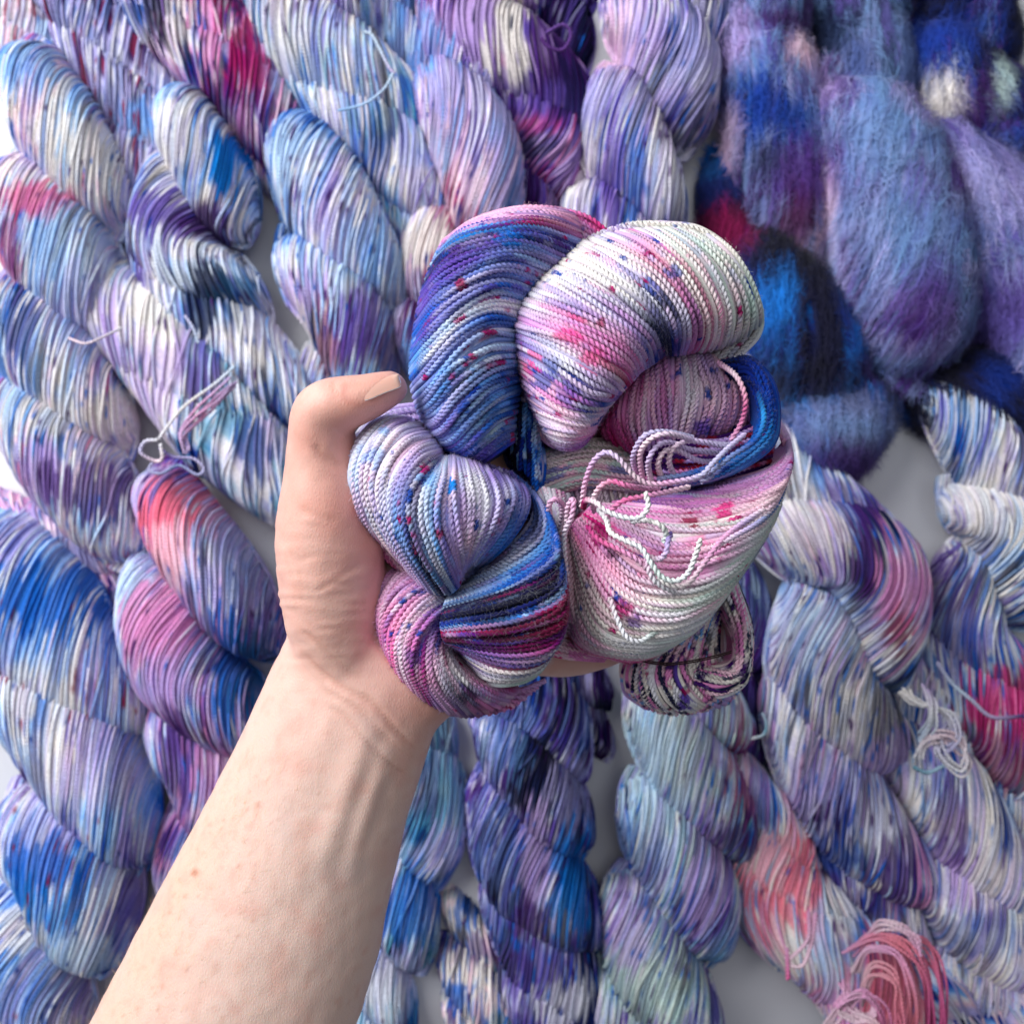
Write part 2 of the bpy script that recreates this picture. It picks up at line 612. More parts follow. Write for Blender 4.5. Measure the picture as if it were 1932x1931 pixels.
# ------------------------------------------------------------------ the skeins on the table
skein('pale grey lilac skein with open end loops in the top left corner',
      [(90, -130, 105), (165, 20, 105), (215, 150, 100), (270, 330, 95)],
      'crimson:0.4 plum:0.6 lav:2 white:1.2 grey:2 lav:1 slate:1',
      [(250, 200, 40, 25, 'sky', .8)], z=-0.006, speck='crimson navy', speckden=0.89)
skein('pale blush skein end filling the very corner at top left',
      [(-40, -60, 80), (10, 60, 70), (50, 190, 70)], 'white:2 mint:1 blush:1.4 crimson:0.3 ice:1', z=-0.010)
skein('pale ice blue and cream skein at the left edge, its lowest lobe dark violet',
      [(116, 245, 142), (100, 455, 134), (96, 690, 136), (124, 880, 140)],
      'navy:0.4 blue:0.8 sky:1.3 ice:2 white:2 cream:1.6 blush:0.8 lav:2.2 violet:0.5 rose:0.3',
      [(175, 280, 70, 60, 'cream', .8), (50, 120, 50, 45, 'sky', .7), (60, 380, 55, 30, 'rose', .7),
       (20, 480, 22, 60, 'magenta', .55), (150, 480, 70, 70, 'ice', .5), (40, 620, 30, 60, 'royal', .7),
       (110, 780, 60, 40, 'cream', .6), (90, 900, 45, 55, 'lilac', .8), (180, 930, 80, 50, 'purple', .75),
       (200, 780, 45, 60, 'cream', .8), (150, 590, 60, 60, 'lav', .5)], ties=[
          ([(130, 640), (160, 650), (190, 640), (230, 620)], [0.062, 0.066, 0.063, 0.05], 0.001, 'blush white')])
skein('white and sky blue skein with one deep blue streak, second column from the left',
      [(385, 300, 135), (330, 470, 118), (420, 635, 108), (488, 755, 62)],
      'ink:0.3 navy:0.8 royal:0.8 sky:1 ice:1.6 white:2.2 cream:1.6 lav:2 violet:1 plum:0.3',
      [(290, 150, 45, 45, 'sky', .7), (425, 300, 22, 60, 'azure', .95), (310, 250, 50, 60, 'cream', .6),
       (300, 400, 55, 40, 'violet', .8), (370, 410, 40, 25, 'plum', .8), (380, 560, 45, 70, 'navy', .85),
       (440, 560, 30, 50, 'deepteal', .55), (470, 620, 40, 60, 'cream', .6), (480, 460, 40, 40, 'white', .8)],
      speck='royal plum')
skein('violet and magenta skein at the top, behind the white and sky blue one',
      [(240, -150, 110), (320, -20, 115), (425, 130, 118), (480, 270, 60)],
      'navy:1.2 royal:0.6 slate:1 lav:1.8 white:1 blush:1 pink:1 purple:1.6 magenta:0.8 wine:0.5',
      [(455, 110, 38, 70, 'magenta', .85), (380, 40, 22, 70, 'pink', .75), (320, 20, 24, 60, 'cream', .7),
       (280, 10, 22, 60, 'navy', .8), (430, 190, 60, 40, 'plum', .6)], z=-0.004)
skein('grey mauve skein half hidden between two lobes at the top edge',
      [(450, -140, 70), (480, -20, 75), (500, 80, 70)], 'slate:2 grey:2 lav:1 blush:0.6', z=-0.012, speck='navy')
skein('light blue and cream skein with teal lower lobe and loose tie, third column top',
      [(560, -100, 130), (600, 70, 128), (700, 240, 105), (745, 380, 60)],
      'navy:0.6 blue:1 teal:1 sky:1 ice:1.4 cream:1.8 white:1.2 lav:2 violet:0.7',
      [(540, 70, 30, 90, 'cream', .6), (720, 220, 35, 45, 'deepteal', .6), (700, 270, 40, 40, 'royal', .5)],
      ties=[([(685, 60), (700, 70), (715, 95), (735, 125), (745, 140)], 0.066, 0.0013, 'ice ice lilac'),
            ([(640, 210), (690, 195), (730, 165), (742, 140)], [0.055, .063, .066, .066], 0.0011, 'sky ice')])
skein('slate blue and white skein in the gap beside the light blue one at the top',
      [(690, -120, 80), (735, 40, 78), (765, 200, 65)], 'navy:0.5 slate:2 sky:1 ice:1.5 white:1 lav:1', z=-0.006,
      speck='navy')
skein('ice blue skein with crisp blue dashes above the lavender one, third column',
      [(622, 375, 126), (642, 590, 132), (590, 770, 75)],
      'navy:0.4 royal:0.6 blue:1 sky:1.8 ice:3 white:1.6 cream:0.7 lav:1.6 lilac:0.6 violet:0.5',
      [(540, 270, 40, 50, 'ice', .8), (690, 450, 40, 60, 'sky', .6), (560, 560, 50, 40, 'lilac', .7),
       (610, 640, 28, 60, 'crimson', .6), (680, 610, 40, 60, 'violet', .75), (560, 620, 25, 60, 'cream', .7),
       (720, 660, 40, 50, 'purple', .6), (570, 760, 30, 60, 'ice', .8)])
skein('white skein turning blue teal at its foot, with lavender bows tied round it',
      [(315, 668, 108), (405, 805, 100)],
      'navy:0.8 royal:1 teal:1 ice:1 white:3 cream:2 lav:1.6 lilac:1',
      [(290, 590, 60, 60, 'cream', .85), (430, 800, 50, 60, 'teal', .6), (460, 840, 40, 60, 'royal', .7),
       (370, 690, 30, 60, 'violet', .6), (300, 700, 40, 60, 'lilac', .5)], z=0.004,
      ties=[([(445, 690), (400, 725), (350, 770), (310, 815), (300, 830)], 0.066, .0013, 'ice cream white'),
            ([(300, 830), (275, 830), (268, 855), (290, 872), (310, 860), (305, 838)], .068, .0014, 'white lav blush white'),
            ([(300, 850), (330, 860), (360, 865), (385, 885), (375, 895), (340, 880), (300, 895), (280, 885), (290, 870)],
             .066, .0012, 'violet lav slate lav'),
            ([(440, 720), (410, 750), (375, 780), (345, 815), (350, 850)], .064, .0022, 'lilac pink lilac'),
            ([(350, 600), (365, 620), (375, 650)], .062, .0012, 'lav ice')])
skein('large skein with coral pink crown and mauve body, left of the wrist',
      [(400, 1065, 182), (350, 1255, 162), (385, 1470, 115), (350, 1680, 90), (360, 1850, 90)],
      'navy:0.5 slate:1 sky:0.8 ice:1 white:1 lav:3 lilac:2 pink:1.2 violet:1.5 purple:1',
      [(330, 990, 55, 70, 'coral', .9), (340, 1050, 40, 60, 'blush', .7), (480, 1060, 80, 90, 'lav', .5),
       (470, 1210, 70, 50, 'violet', .6), (240, 1110, 40, 60, 'ice', .8), (300, 1190, 60, 60, 'pink', .8),
       (440, 1270, 36, 90, 'blue', .85), (480, 1290, 30, 90, 'deepteal', .6), (330, 1290, 50, 60, 'lilac', .7),
       (340, 1420, 40, 80, 'purple', .7), (400, 1470, 30, 60, 'pink', .5)])
skein('vivid blue topped skein running down the lower left edge',
      [(75, 1175, 150), (138, 1410, 154), (128, 1650, 158), (40, 1850, 140), (30, 2040, 130)],
      'royal:0.8 blue:1.6 sky:2 ice:2.4 white:2 cream:1 lav:1.8 lilac:0.8 violet:0.6',
      [(70, 1140, 100, 70, 'blue', .9), (40, 1230, 80, 40, 'sky', .5), (40, 1300, 30, 60, 'cream', .6),
       (120, 1340, 30, 90, 'cream', .5), (200, 1460, 60, 60, 'lav', .5), (80, 1570, 60, 50, 'lav', .6),
       (95, 1620, 60, 40, 'blue', .8), (80, 1700, 60, 40, 'azure', .6), (150, 1800, 70, 40, 'ice', .7),
       (30, 1750, 45, 45, 'cream', .7), (240, 1740, 30, 80, 'violet', .7), (20, 1470, 25, 30, 'purple', .8),
       (40, 1880, 60, 50, 'blue', .5)], speck='crimson royal')
skein('small blush coloured skein end curling in above the vivid blue lobe',
      [(-60, 960, 60), (30, 1010, 70), (110, 1075, 50)], 'pink:1.5 blush:2 lilac:1 slate:1 white:1', z=0.0,
      spots=[(110, 1060, 50, 40, 'grey', .8)], speck='crimson')
skein('dark violet skein end showing between the blue lobe and the mauve skein',
      [(130, 1080, 70), (200, 1220, 60), (240, 1330, 40)], 'navy:1 purple:1 slate:2 lav:1.4 grey:1', z=-0.008)
skein('lavender lobed skein with blue freckles, directly above the held yarn',
      [(880, 40, 95), (893, 262, 128), (812, 500, 78), (800, 660, 75)],
      'slate:1.4 sky:0.8 lav:3.2 lilac:1.4 blush:1 white:1.2 violet:0.6',
      [(860, 370, 60, 60, 'blush', .6), (900, 170, 80, 50, 'lav', .6), (840, 480, 60, 110, 'magenta', .8),
       (790, 440, 45, 60, 'cream', .9), (800, 600, 40, 80, 'plum', .8)], speck='royal purple', z=0.004)
skein('plum purple skein with a cream and pink fan, top centre',
      [(900, -120, 120), (905, 40, 118), (1015, 200, 85), (1000, 330, 60)],
      'navy:1 plum:1.8 purple:2.2 violet:1.8 lilac:1.6 pink:0.8 crimson:0.4',
      [(920, 40, 85, 90, 'lilac', .8), (960, 60, 36, 100, 'cream', .95), (1010, 210, 50, 20, 'rose', .5),
       (1030, 60, 30, 50, 'plum', .6), (1010, 255, 60, 20, 'navy', .7), (1000, 170, 60, 24, 'violet', .7)],
      ties=[([(1030, 60), (1060, 45), (1075, 65), (1060, 95), (1035, 90), (1025, 70)], .07, .0016, 'purple plum')],
      speck='navy')
skein('navy and lilac skein in the dark gap at the top',
      [(1090, -120, 60), (1075, 0, 65), (1060, 110, 60), (1040, 240, 60)], 'navy:2 plum:1 violet:1 lav:0.6', z=-0.014)
skein('lavender, navy and cream skein with a tight waist, top right of centre',
      [(1240, -110, 125), (1262, 90, 128), (1190, 290, 132), (1170, 470, 120)],
      'navy:1.2 royal:0.8 slate:1 lav:3 white:1.4 cream:1 lilac:1.2 violet:1.6',
      [(1190, 60, 50, 80, 'lilac', .6), (1160, 60, 30, 70, 'blush', .6), (1320, 200, 40, 40, 'navy', .6),
       (1320, 100, 40, 80, 'lav', .6), (1120, 170, 50, 60, 'lav', .7), (1200, 330, 26, 80, 'blue', .75),
       (1150, 330, 26, 80, 'violet', .7), (1100, 300, 26, 80, 'cream', .6), (1270, 340, 40, 80, 'white', .5)])
skein('cream foot of a skein poking out above the held yarn',
      [(1110, 340, 60), (1080, 430, 60), (1080, 520, 50)], 'cream:3 mint:1 teal:0.4 lav:0.6', z=-0.012)
# mohair
MO = dict(mohair=True, speck=None, strand=0.0007, clump=2.2, length=0.06)
skein('fuzzy mohair skein, royal blue and blush at its head, grey blue below',
      [(1430, -90, 110), (1475, 210, 112, 1.2, 0, 270), (1682, 420, 158, 1.25, -.12, 215)],
      'violet:1 plum:0.5 mgrey:1.6 mslate:2 msteel:2 lav:1 purple:1.4',
      [(1440, 190, 55, 85, 'royal', .97), (1500, 220, 50, 60, 'royal', .9), (1460, 290, 36, 50, 'navy', .7),
       (1525, 75, 42, 42, 'blush', .97), (1570, 130, 34, 60, 'lilac', .7),
       (1400, 50, 40, 60, 'lilac', .6), (1490, 25, 70, 26, 'plum', .9), (1395, 240, 20, 70, 'blush', .6),
       (1530, 330, 70, 90, 'purple', .9), (1510, 420, 60, 70, 'wine', .75), (1570, 400, 16, 110, 'blush', .6),
       (1650, 300, 70, 90, 'msteel', .7), (1700, 450, 90, 90, 'msteel', .6), (1630, 430, 50, 70, 'mgrey', .5),
       (1740, 600, 70, 80, 'purple', .8), (1540, 500, 50, 50, 'blush', .5)], z=0.0, upright=True, **MO)
skein('dusky blue mohair skein behind the blush tipped one at the top',
      [(1620, -150, 110), (1650, 60, 98, .8, 0, 165)], 'mslate:2 mgrey:1 msteel:2 navy:0.8 violet:0.6',
      [(1590, 20, 50, 50, 'navy', .85)], z=-0.008, **MO)
skein('mohair skein with saturated blue crown and cream belly, top right corner',
      [(1850, -40, 110), (1850, 150, 105, .5, 0, 130), (1960, 270, 90)], 'navy:2 royal:1.4 purple:1 mslate:0.6',
      [(1815, 175, 40, 75, 'cream', .97), (1800, 30, 110, 60, 'royal', .95), (1918, 140, 26, 60, 'mint', .8),
       (1880, 170, 16, 120, 'plum', .8), (1920, 260, 50, 50, 'mslate', .7)], z=-0.006, **MO)
skein('smooth periwinkle mohair skein at the right edge',
      [(1905, 450, 150, .8, 0, 235), (2000, 700, 120)], 'mslate:2 lav:1.4 violet:1.4 mgrey:1',
      [(1880, 350, 110, 90, 'lav', .5), (1900, 600, 80, 90, 'violet', .8)], z=-0.004, **MO)
skein('bright blue mohair skein tucked beneath the grey blue one',
      [(1400, 395, 62, .9, 0, 120), (1525, 610, 128, .95, 0, 165), (1588, 810, 122, -.25, 0, 108)],
      'ink:1.6 navy:2 royal:1.6 azure:1.2',
      [(1480, 560, 40, 70, 'azure', .85), (1395, 405, 60, 60, 'magenta', .85), (1350, 440, 30, 40, 'blush', .6),
       (1600, 800, 140, 80, 'mgrey', .85), (1600, 880, 140, 50, 'purple', .8), (1660, 690, 50, 40, 'purple', .8),
       (1560, 710, 90, 50, 'ink', .85), (1610, 800, 70, 24, 'msteel', .6)], z=-0.006, upright=True, **MO)
skein('inky blue mohair skein above the bare patch of table at right',
      [(1735, 650, 85, .5), (1880, 745, 115, .3, 0, 125), (2020, 850, 100)], 'ink:3 navy:2 royal:1.2',
      [(1740, 640, 90, 60, 'plum', .8), (1910, 710, 60, 50, 'royal', .9), (1720, 780, 60, 30, 'blue', .6)], z=-0.010, **MO)
# lower right
skein('cream, plum and rose skein right of the held yarn, running down in big lobes',
      [(1500, 900, 110), (1635, 1085, 150), (1572, 1290, 148), (1600, 1530, 130), (1670, 1720, 80)],
      'navy:1.4 blue:1 slate:1 ice:1 white:1.6 cream:1.6 lav:1.6 lilac:1 purple:1.2 pink:0.6',
      [(1630, 1060, 34, 90, 'plum', .85), (1600, 960, 60, 40, 'purple', .5), (1700, 1110, 50, 90, 'pink', .7),
       (1690, 1190, 30, 50, 'crimson', .6), (1530, 1000, 50, 60, 'cream', .6), (1550, 1180, 80, 70, 'ice', .5),
       (1600, 1330, 50, 90, 'cream', .6), (1660, 1350, 30, 70, 'navy', .5), (1690, 1440, 50, 50, 'lilac', .7),
       (1440, 1130, 24, 60, 'plum', .6), (1590, 1600, 30, 90, 'royal', .8), (1660, 1560, 50, 60, 'white', .6),
       (1700, 1640, 40, 60, 'purple', .7), (1550, 1500, 50, 70, 'lav', .6), (1670, 1720, 60, 40, 'purple', .6)])
skein('cream and denim blue skein on the right edge above the bright pink yarn',
      [(1890, 860, 110), (1925, 1020, 125), (1850, 1200, 110), (1920, 1400, 110), (1960, 1560, 90)],
      'navy:1.2 blue:1 steel:1 ice:1.4 cream:2 white:1 lav:1 violet:1',
      [(1880, 950, 50, 70, 'cream', .6), (1840, 1200, 50, 80, 'violet', .5), (1920, 1330, 70, 60, 'rose', .85),
       (1920, 1430, 70, 80, 'magenta', .6), (1800, 1080, 40, 60, 'plum', .5)], z=-0.002,
      ties=[([(1770, 1250), (1800, 1290), (1830, 1320), (1870, 1355), (1932, 1350)], .066, .0016, 'lav ice lilac plum')])
skein('white and mauve speckled skein with a knotted head in the lower right',
      [(1770, 1330, 80), (1815, 1560, 122), (1850, 1740, 110), (1880, 1900, 90)],
      'navy:0.8 blue:0.8 ice:1 cream:2.6 white:1.4 lav:1.4 lilac:1.4 purple:0.9',
      [(1790, 1540, 26, 70, 'purple', .6), (1895, 1560, 24, 40, 'royal', .7), (1860, 1620, 26, 80, 'cream', .7),
       (1830, 1770, 60, 40, 'royal', .4)], z=0.002, speck='purple blue',
      ties=[([(1730, 1425), (1745, 1395), (1775, 1385), (1805, 1400), (1825, 1430), (1810, 1448), (1780, 1430), (1770, 1400), (1790, 1370)], [.066, .074, .076, .074, .068], .0034, 'white blush white lav'),
            ([(1700, 1300), (1725, 1325), (1760, 1330), (1790, 1350), (1800, 1385), (1785, 1410)], [.060, .070, .072, .076], .0030, 'cream white lav'),
            ([(1745, 1300), (1760, 1330), (1755, 1365), (1735, 1390)], [.064, .074, .074, .068], .0028, 'lilac white ice'),
            ([(1722, 1447), (1750, 1455), (1785, 1440), (1815, 1452)], .070, .0016, 'teal ice')])
skein('blue and white striped skein end in the bottom right corner',
      [(1740, 1850, 40), (1850, 1895, 75), (1990, 1960, 90)], 'navy:1.4 royal:1 sky:1 white:2 blush:1.6 lav:1.4',
      z=0.006, speck='royal')
skein('rose pink skein with denim white lower lobe and a pink tie, bottom right',
      [(1470, 1560, 85), (1500, 1700, 92), (1610, 1820, 112), (1690, 1990, 100)],
      'navy:0.8 blue:1 ice:1 cream:2 blush:1.6 pink:1 lav:0.8',
      [(1500, 1680, 75, 80, 'coral', .8), (1470, 1640, 40, 50, 'blush', .6), (1580, 1780, 30, 80, 'ice', .6),
       (1640, 1780, 30, 70, 'blue', .6), (1610, 1740, 30, 60, 'cream', .6), (1700, 1880, 60, 100, 'coral', .8)],
      ties=[([(1530, 1720), (1522, 1770), (1490, 1815), (1510, 1820), (1530, 1780), (1540, 1720)], .064, .0016, 'pink blush pink'),
            ([(1482, 1790), (1484, 1850)], .064, .0018, 'pink rose'),
            ([(1600, 1790), (1650, 1760), (1700, 1775), (1740, 1830), (1755, 1900), (1750, 1990)], [.050, .070, .074, .060], .0024, 'pink coral rose magenta'),
            ([(1610, 1830), (1640, 1790), (1690, 1800), (1720, 1860), (1725, 1930), (1700, 2000)], [.050, .072, .076, .062], .0021, 'blush pink coral magenta'),
            ([(1620, 1880), (1640, 1830), (1680, 1840), (1695, 1890), (1690, 1950), (1660, 2010)], [.052, .072, .076, .062], .0030, 'blush coral rose'),
            ([(1590, 1850), (1610, 1900), (1650, 1930), (1660, 1990)], [.058, .072, .072], .0028, 'pink blush coral'),
            ([(1700, 1770), (1745, 1790), (1770, 1850), (1772, 1930), (1765, 2000)], [.060, .070, .060], .0030, 'coral rose magenta'),
            ([(1580, 1900), (1600, 1880), (1640, 1885), (1650, 1910), (1620, 1925), (1590, 1915)], .070, .0022, 'pink blush'),
            ([(1640, 1770), (1670, 1740), (1720, 1760), (1735, 1800)], [.056, .070, .072], .0028, 'pink blush pink'),
            ([(1560, 1930), (1590, 1890), (1625, 1870), (1655, 1900), (1668, 1960)], [.056, .070, .068], .0028, 'blush pink rose')])
skein('pale teal skein with magenta flank under the speckled tail of the held yarn',
      [(1320, 1290, 120), (1310, 1450, 142), (1292, 1640, 142), (1235, 1840, 140), (1230, 2010, 130)],
      'navy:1 blue:1.2 teal:1 ice:1.4 mint:1 cream:1.4 lav:2 violet:1.2 purple:0.9',
      [(1260, 1440, 90, 90, 'mint', .6), (1240, 1400, 40, 60, 'ice', .5), (1430, 1480, 50, 90, 'magenta', .65),
       (1400, 1590, 60, 50, 'plum', .7), (1240, 1560, 50, 90, 'ice', .5), (1320, 1680, 40, 80, 'lilac', .6),
       (1200, 1640, 40, 60, 'royal', .4), (1370, 1800, 50, 50, 'steel', .6), (1210, 1850, 70, 90, 'mint', .75),
       (1180, 1760, 40, 50, 'lilac', .6), (1130, 1760, 30, 50, 'purple', .6)])
skein('dark navy skein in the shadow below the held yarn',
      [(950, 1180, 100), (1010, 1330, 110), (1010, 1470, 130), (1000, 1650, 132), (1040, 1830, 105), (1080, 2010, 110)],
      'ink:1 navy:2 royal:1 slate:1.6 violet:1.4 lav:1.2 white:0.5 plum:0.8',
      [(1010, 1480, 50, 70, 'ink', .85), (950, 1400, 40, 60, 'steel', .5), (1080, 1500, 40, 70, 'lav', .6),
       (1010, 1620, 30, 80, 'lilac', .6), (930, 1600, 40, 80, 'slate', .5), (1080, 1680, 40, 90, 'azure', .75),
       (1000, 1740, 30, 40, 'plum', .7), (1010, 1840, 60, 50, 'violet', .5), (1070, 1900, 50, 40, 'white', .7)])
skein('dim mauve skein end beside the dark navy one, under the held yarn',
      [(1120, 1150, 70), (1090, 1280, 70), (1110, 1380, 50)], 'navy:1 plum:1 lav:1 white:0.5', z=-0.006)
skein('seafoam and ice blue skein just right of the forearm',
      [(770, 1320, 80), (790, 1530, 98), (745, 1740, 92), (710, 1900, 80), (700, 2040, 80)],
      'navy:0.8 deepteal:0.8 teal:1.6 ice:1.8 white:1.4 lav:1.6 blue:1 violet:0.6',
      [(820, 1520, 50, 80, 'teal', .55), (800, 1480, 20, 80, 'plum', .5), (830, 1630, 40, 50, 'lav', .6),
       (760, 1740, 60, 70, 'blue', .7), (740, 1860, 60, 40, 'lav', .6), (700, 1900, 40, 50, 'white', .7)],
      z=-0.004)
skein('cream skein end with blue tips at the bottom edge, right of the forearm',
      [(890, 1800, 60), (910, 1920, 85), (930, 2040, 90)], 'navy:0.6 blue:1 cream:3 blush:1 teal:0.5 purple:0.6',
      [(860, 1930, 30, 30, 'blue', .8), (900, 1840, 40, 25, 'purple', .6)], z=-0.008)
skein('deep violet blue skein showing behind the speckled tail of the held yarn',
      [(1340, 1010, 90), (1390, 1150, 85), (1395, 1290, 62), (1420, 1400, 50)],
      'navy:1.4 plum:1 violet:2 slate:1.4 ice:0.8', [(1400, 1160, 40, 60, 'slate', .7)], z=-0.010,
      ties=[([(1440, 1340), (1448, 1365), (1440, 1385), (1415, 1395)], .055, .0013, 'ice teal white')])

# ------------------------------------------------------------------ the skein held in the hand
HR = 0.00087          # strand radius
HROOT = empty('yarn_skein', W(1050, 880, 0.200),
              'coiled skein held up in the hand, pink and white at right, deep blue at left', 'yarn skein')
STRANDS = [0]


def zp(p):
    return (629 + 0.521 * p[0], 377 + 0.521 * p[1])


def coil(guides, n, zb, H, fall, pal, stops=None, marks=(), jit=0.25, joined=False, speck='royal magenta',
         seed=1, wob=0.7, rad=HR, stopw=0.86, speckden=0.955, zpow=2.4, core=True, lumps=1.0):
    """strands lofted between guide lines; z0 base, H rise, fall = (start, end, first side, last side)
    stops: list of (v, colours along the strand); marks: (x, y, r, colour, strength)"""
    rs = np.random.default_rng(seed)
    KG = len(guides)
    Mg = 40
    G = np.array([catmull([zp(p) for p in gl], Mg) for gl in guides])      # KG, Mg, 2
    vq = (np.arange(n) + 0.5 + rs.uniform(-jit, jit, n)) / n
    M = 170
    tt = np.linspace(0, 1, M)
    ids = np.arange(n)[:, None] + np.zeros((1, M), int) + seed * 300
    tb = np.broadcast_to(tt, (n, M))
    vv = np.clip(vq[:, None] + (noise1(ids, tb * 3.2, seed) - 0.5) * wob * 1.1 / n
                 + (noise1(ids // 4, tb * 2.0, seed + 5) - 0.5) * wob * 2.2 / n, 0, 1)

    def surf(v, t, inset=0.0):
        g_ = cat_at(G, v * (KG - 1)) if v.ndim == 1 else None
        return g_

    # bilinear sampling of the lofted sheet (fine table first)
    FV = 160
    tab = cat_at(G, np.linspace(0, KG - 1, FV))                           # FV, Mg, 2
    tab = np.stack([cat_at(np.swapaxes(tab, 0, 1)[:, :, a], np.linspace(0, Mg - 1, 200)).T for a in (0, 1)], -1)

    def sample(v, t):
        x = np.clip(v, 0, 1) * (FV - 1.001)
        y = np.clip(t, 0, 1) * (199 - 0.001)
        i, j = x.astype(int), y.astype(int)
        a, b_ = (x - i)[..., None], (y - j)[..., None]
        return ((tab[i, j] * (1 - a) + tab[i + 1, j] * a) * (1 - b_)
                + (tab[i, np.minimum(j + 1, 199)] * (1 - a) + tab[i + 1, np.minimum(j + 1, 199)] * a) * b_)

    def height(v, t):
        f0, f1, s0, s1 = fall
        a = np.where(t < 0.5, f0, f1) * np.abs(2 * t - 1) ** zpow
        b_ = np.where(v < 0.5, s0, s1) * np.abs(2 * v - 1) ** zpow
        return zb + H * np.sqrt(np.clip(1 - a - b_, 0.0, 1))

    def world(v, t, dz=0.0):
        p = sample(v, t)
        z = height(v, t) + dz
        d = K * (ZC - z)
        return np.stack([(p[..., 0] - 966) * d, -(p[..., 1] - 966) * d, z], -1)

    stray = (rs.uniform(0, 1, n) < 0.12)[:, None] * (not joined)
    vv = np.clip(vv + stray * rs.uniform(-1, 1, n)[:, None] * (tb - 0.5) * 3.2 / n, 0, 1)
    lift = (stray * 0.0008 + (noise1(ids, tb * 4.0, seed + 9) - 0.5) * 0.0011
            + (noise1(ids // 5, tb * 2.5, seed + 10) - 0.5) * 0.0022 * lumps + rs.uniform(-.0003, .0003, n)[:, None])
    P = world(vv, tb, lift)
    # side hints: the normal of the sheet
    e = 0.01
    dv = world(np.clip(vv + e, 0, 1), tb) - world(np.clip(vv - e, 0, 1), tb)
    dt = world(vv, np.clip(tb + e, 0, 1)) - world(vv, np.clip(tb - e, 0, 1))
    N = norm(np.cross(dv, dt))
    N = np.where(N[..., 2:3] < 0, -N, N) + np.array([0, 0, 0.05])
    # even arc steps per strand
    step = 0.00040
    seglen = np.linalg.norm(np.diff(P, axis=1), axis=2)
    arc = np.concatenate([np.zeros((n, 1)), np.cumsum(seglen, 1)], 1)

    def colours(v, t, s_, P_, ids_):
        q = uniformise(0.5 * noise1(ids_ // 3, s_ / 0.028, seed + 2) + 0.35 * noise1(ids_, s_ / 0.013, seed + 3)
                       + 0.5 * noise3(P_, 0.016, seed))
        col = from_palette(q, pal)
        if stops:
            vs = np.array([a for a, _ in stops])
            rows = [[CLR[c] for c in b_.split()] for _, b_ in stops]
            mx = max(len(r_) for r_ in rows)
            tabc = np.array([[[np.interp(k / (mx - 1) if mx > 1 else 0, np.linspace(0, 1, len(r_)) if len(r_) > 1 else [0],
                                         [c[ch] for c in r_]) for ch in range(3)] for k in range(mx)] for r_ in rows])
            vj = np.clip(v + (noise1(ids_, s_ / 0.03, seed + 4) - 0.5) * 0.05 + (noise1(ids_, s_ * 0 + 0.5, seed + 14) - 0.5) * 0.07, 0, 1)
            tj = np.clip(t + (noise1(ids_, s_ / 0.015, seed + 6) - 0.5) * 0.3, 0, 1)
            iv = np.interp(vj, vs, np.arange(len(vs)))
            i = np.clip(np.floor(iv).astype(int), 0, len(vs) - 2)
            a = (iv - i)[..., None]
            jt = tj * (mx - 1)
            j = np.clip(np.floor(jt).astype(int), 0, max(mx - 2, 0))
            b_ = (jt - j)[..., None]
            j1 = np.minimum(j + 1, mx - 1)
            c2 = ((tabc[i, j] * (1 - a) + tabc[i + 1, j] * a) * (1 - b_)
                  + (tabc[i, j1] * (1 - a) + tabc[i + 1, j1] * a) * b_)
            w_ = np.clip(stopw + 0.9 * (noise1(ids_, s_ / 0.02, seed + 8) - 0.45), 0, 1)[..., None]
            col = col * (1 - w_) + c2 * w_
        u = K * (ZC - zb - H * 0.8) * 0.521
        for (x, y, r_, cn, st) in marks:
            cx, cy = zp((x, y))
            c = np.array(W(cx, cy, zb + H * 0.8))
            d = np.sqrt((P_[..., 0] - c[0]) ** 2 + (P_[..., 1] - c[1]) ** 2) / (r_ * u)
            nz = noise1(ids_, s_ / 0.008, seed + 11)
            m_ = np.clip((1.1 + 2.2 * (nz - 0.5) - d) / 0.3, 0, 1) * st
            col = col * (1 - m_[..., None]) + CLR[cn] * m_[..., None]
        if speck:
            for k, cn in enumerate(speck.split()):
                n_ = noise3(P_, 0.0022, seed + 20 + k) * 0.3 + noise1(ids_, s_ / 0.0085, seed + 30 + k) * 0.7
                dens = noise3(P_, 0.014, seed + 40 + k)
                m_ = np.clip((n_ - (speckden - 0.22 * dens)) / 0.06, 0, 1) * 0.9
                col = col * (1 - m_[..., None]) + CLR[cn] * m_[..., None]
        return vivid(np.clip(col * (0.92 + 0.16 * noise1(ids_, s_ / 0.012, seed + 12))[..., None], 0, 1) ** 1.28 * 0.96, 1.28)

    # core
    cv, ct = np.meshgrid(np.linspace(0, 1, 40), np.linspace(0, 1, 48), indexing='ij')
    top = world(cv, ct, -HR * 1.5)
    bot = top.copy()
    zt = top[..., 2]
    bot[..., 2] = 2 * (zb - HR * 1.5) - zt + (zt - zb) * 0.35 - 0.0004
    cid = np.minimum((cv * n).astype(int), n - 1) + seed * 300
    g = Geo()
    sarc = np.concatenate([np.zeros((40, 1)), np.cumsum(np.linalg.norm(np.diff(top, axis=1), axis=2), 1)], 1)
    cc = colours(cv, ct, sarc, top, cid)
    idx = np.arange(40 * 48).reshape(40, 48)
    q = np.stack([idx[:-1, :-1], idx[1:, :-1], idx[1:, 1:], idx[:-1, 1:]], -1)
    g.add(top, q, cc)
    g.add(bot, q[..., ::-1], cc)
    for sl in ((0, slice(None)), (-1, slice(None)), (slice(None), 0), (slice(None), -1)):
        rim = np.stack([top[sl], bot[sl]], 0)
        L_ = rim.shape[1]
        ii = np.arange(2 * L_).reshape(2, L_)
        g.add(rim, np.stack([ii[0, :-1], ii[0, 1:], ii[1, 1:], ii[1, :-1]], -1), np.stack([cc[sl]] * 2, 0))

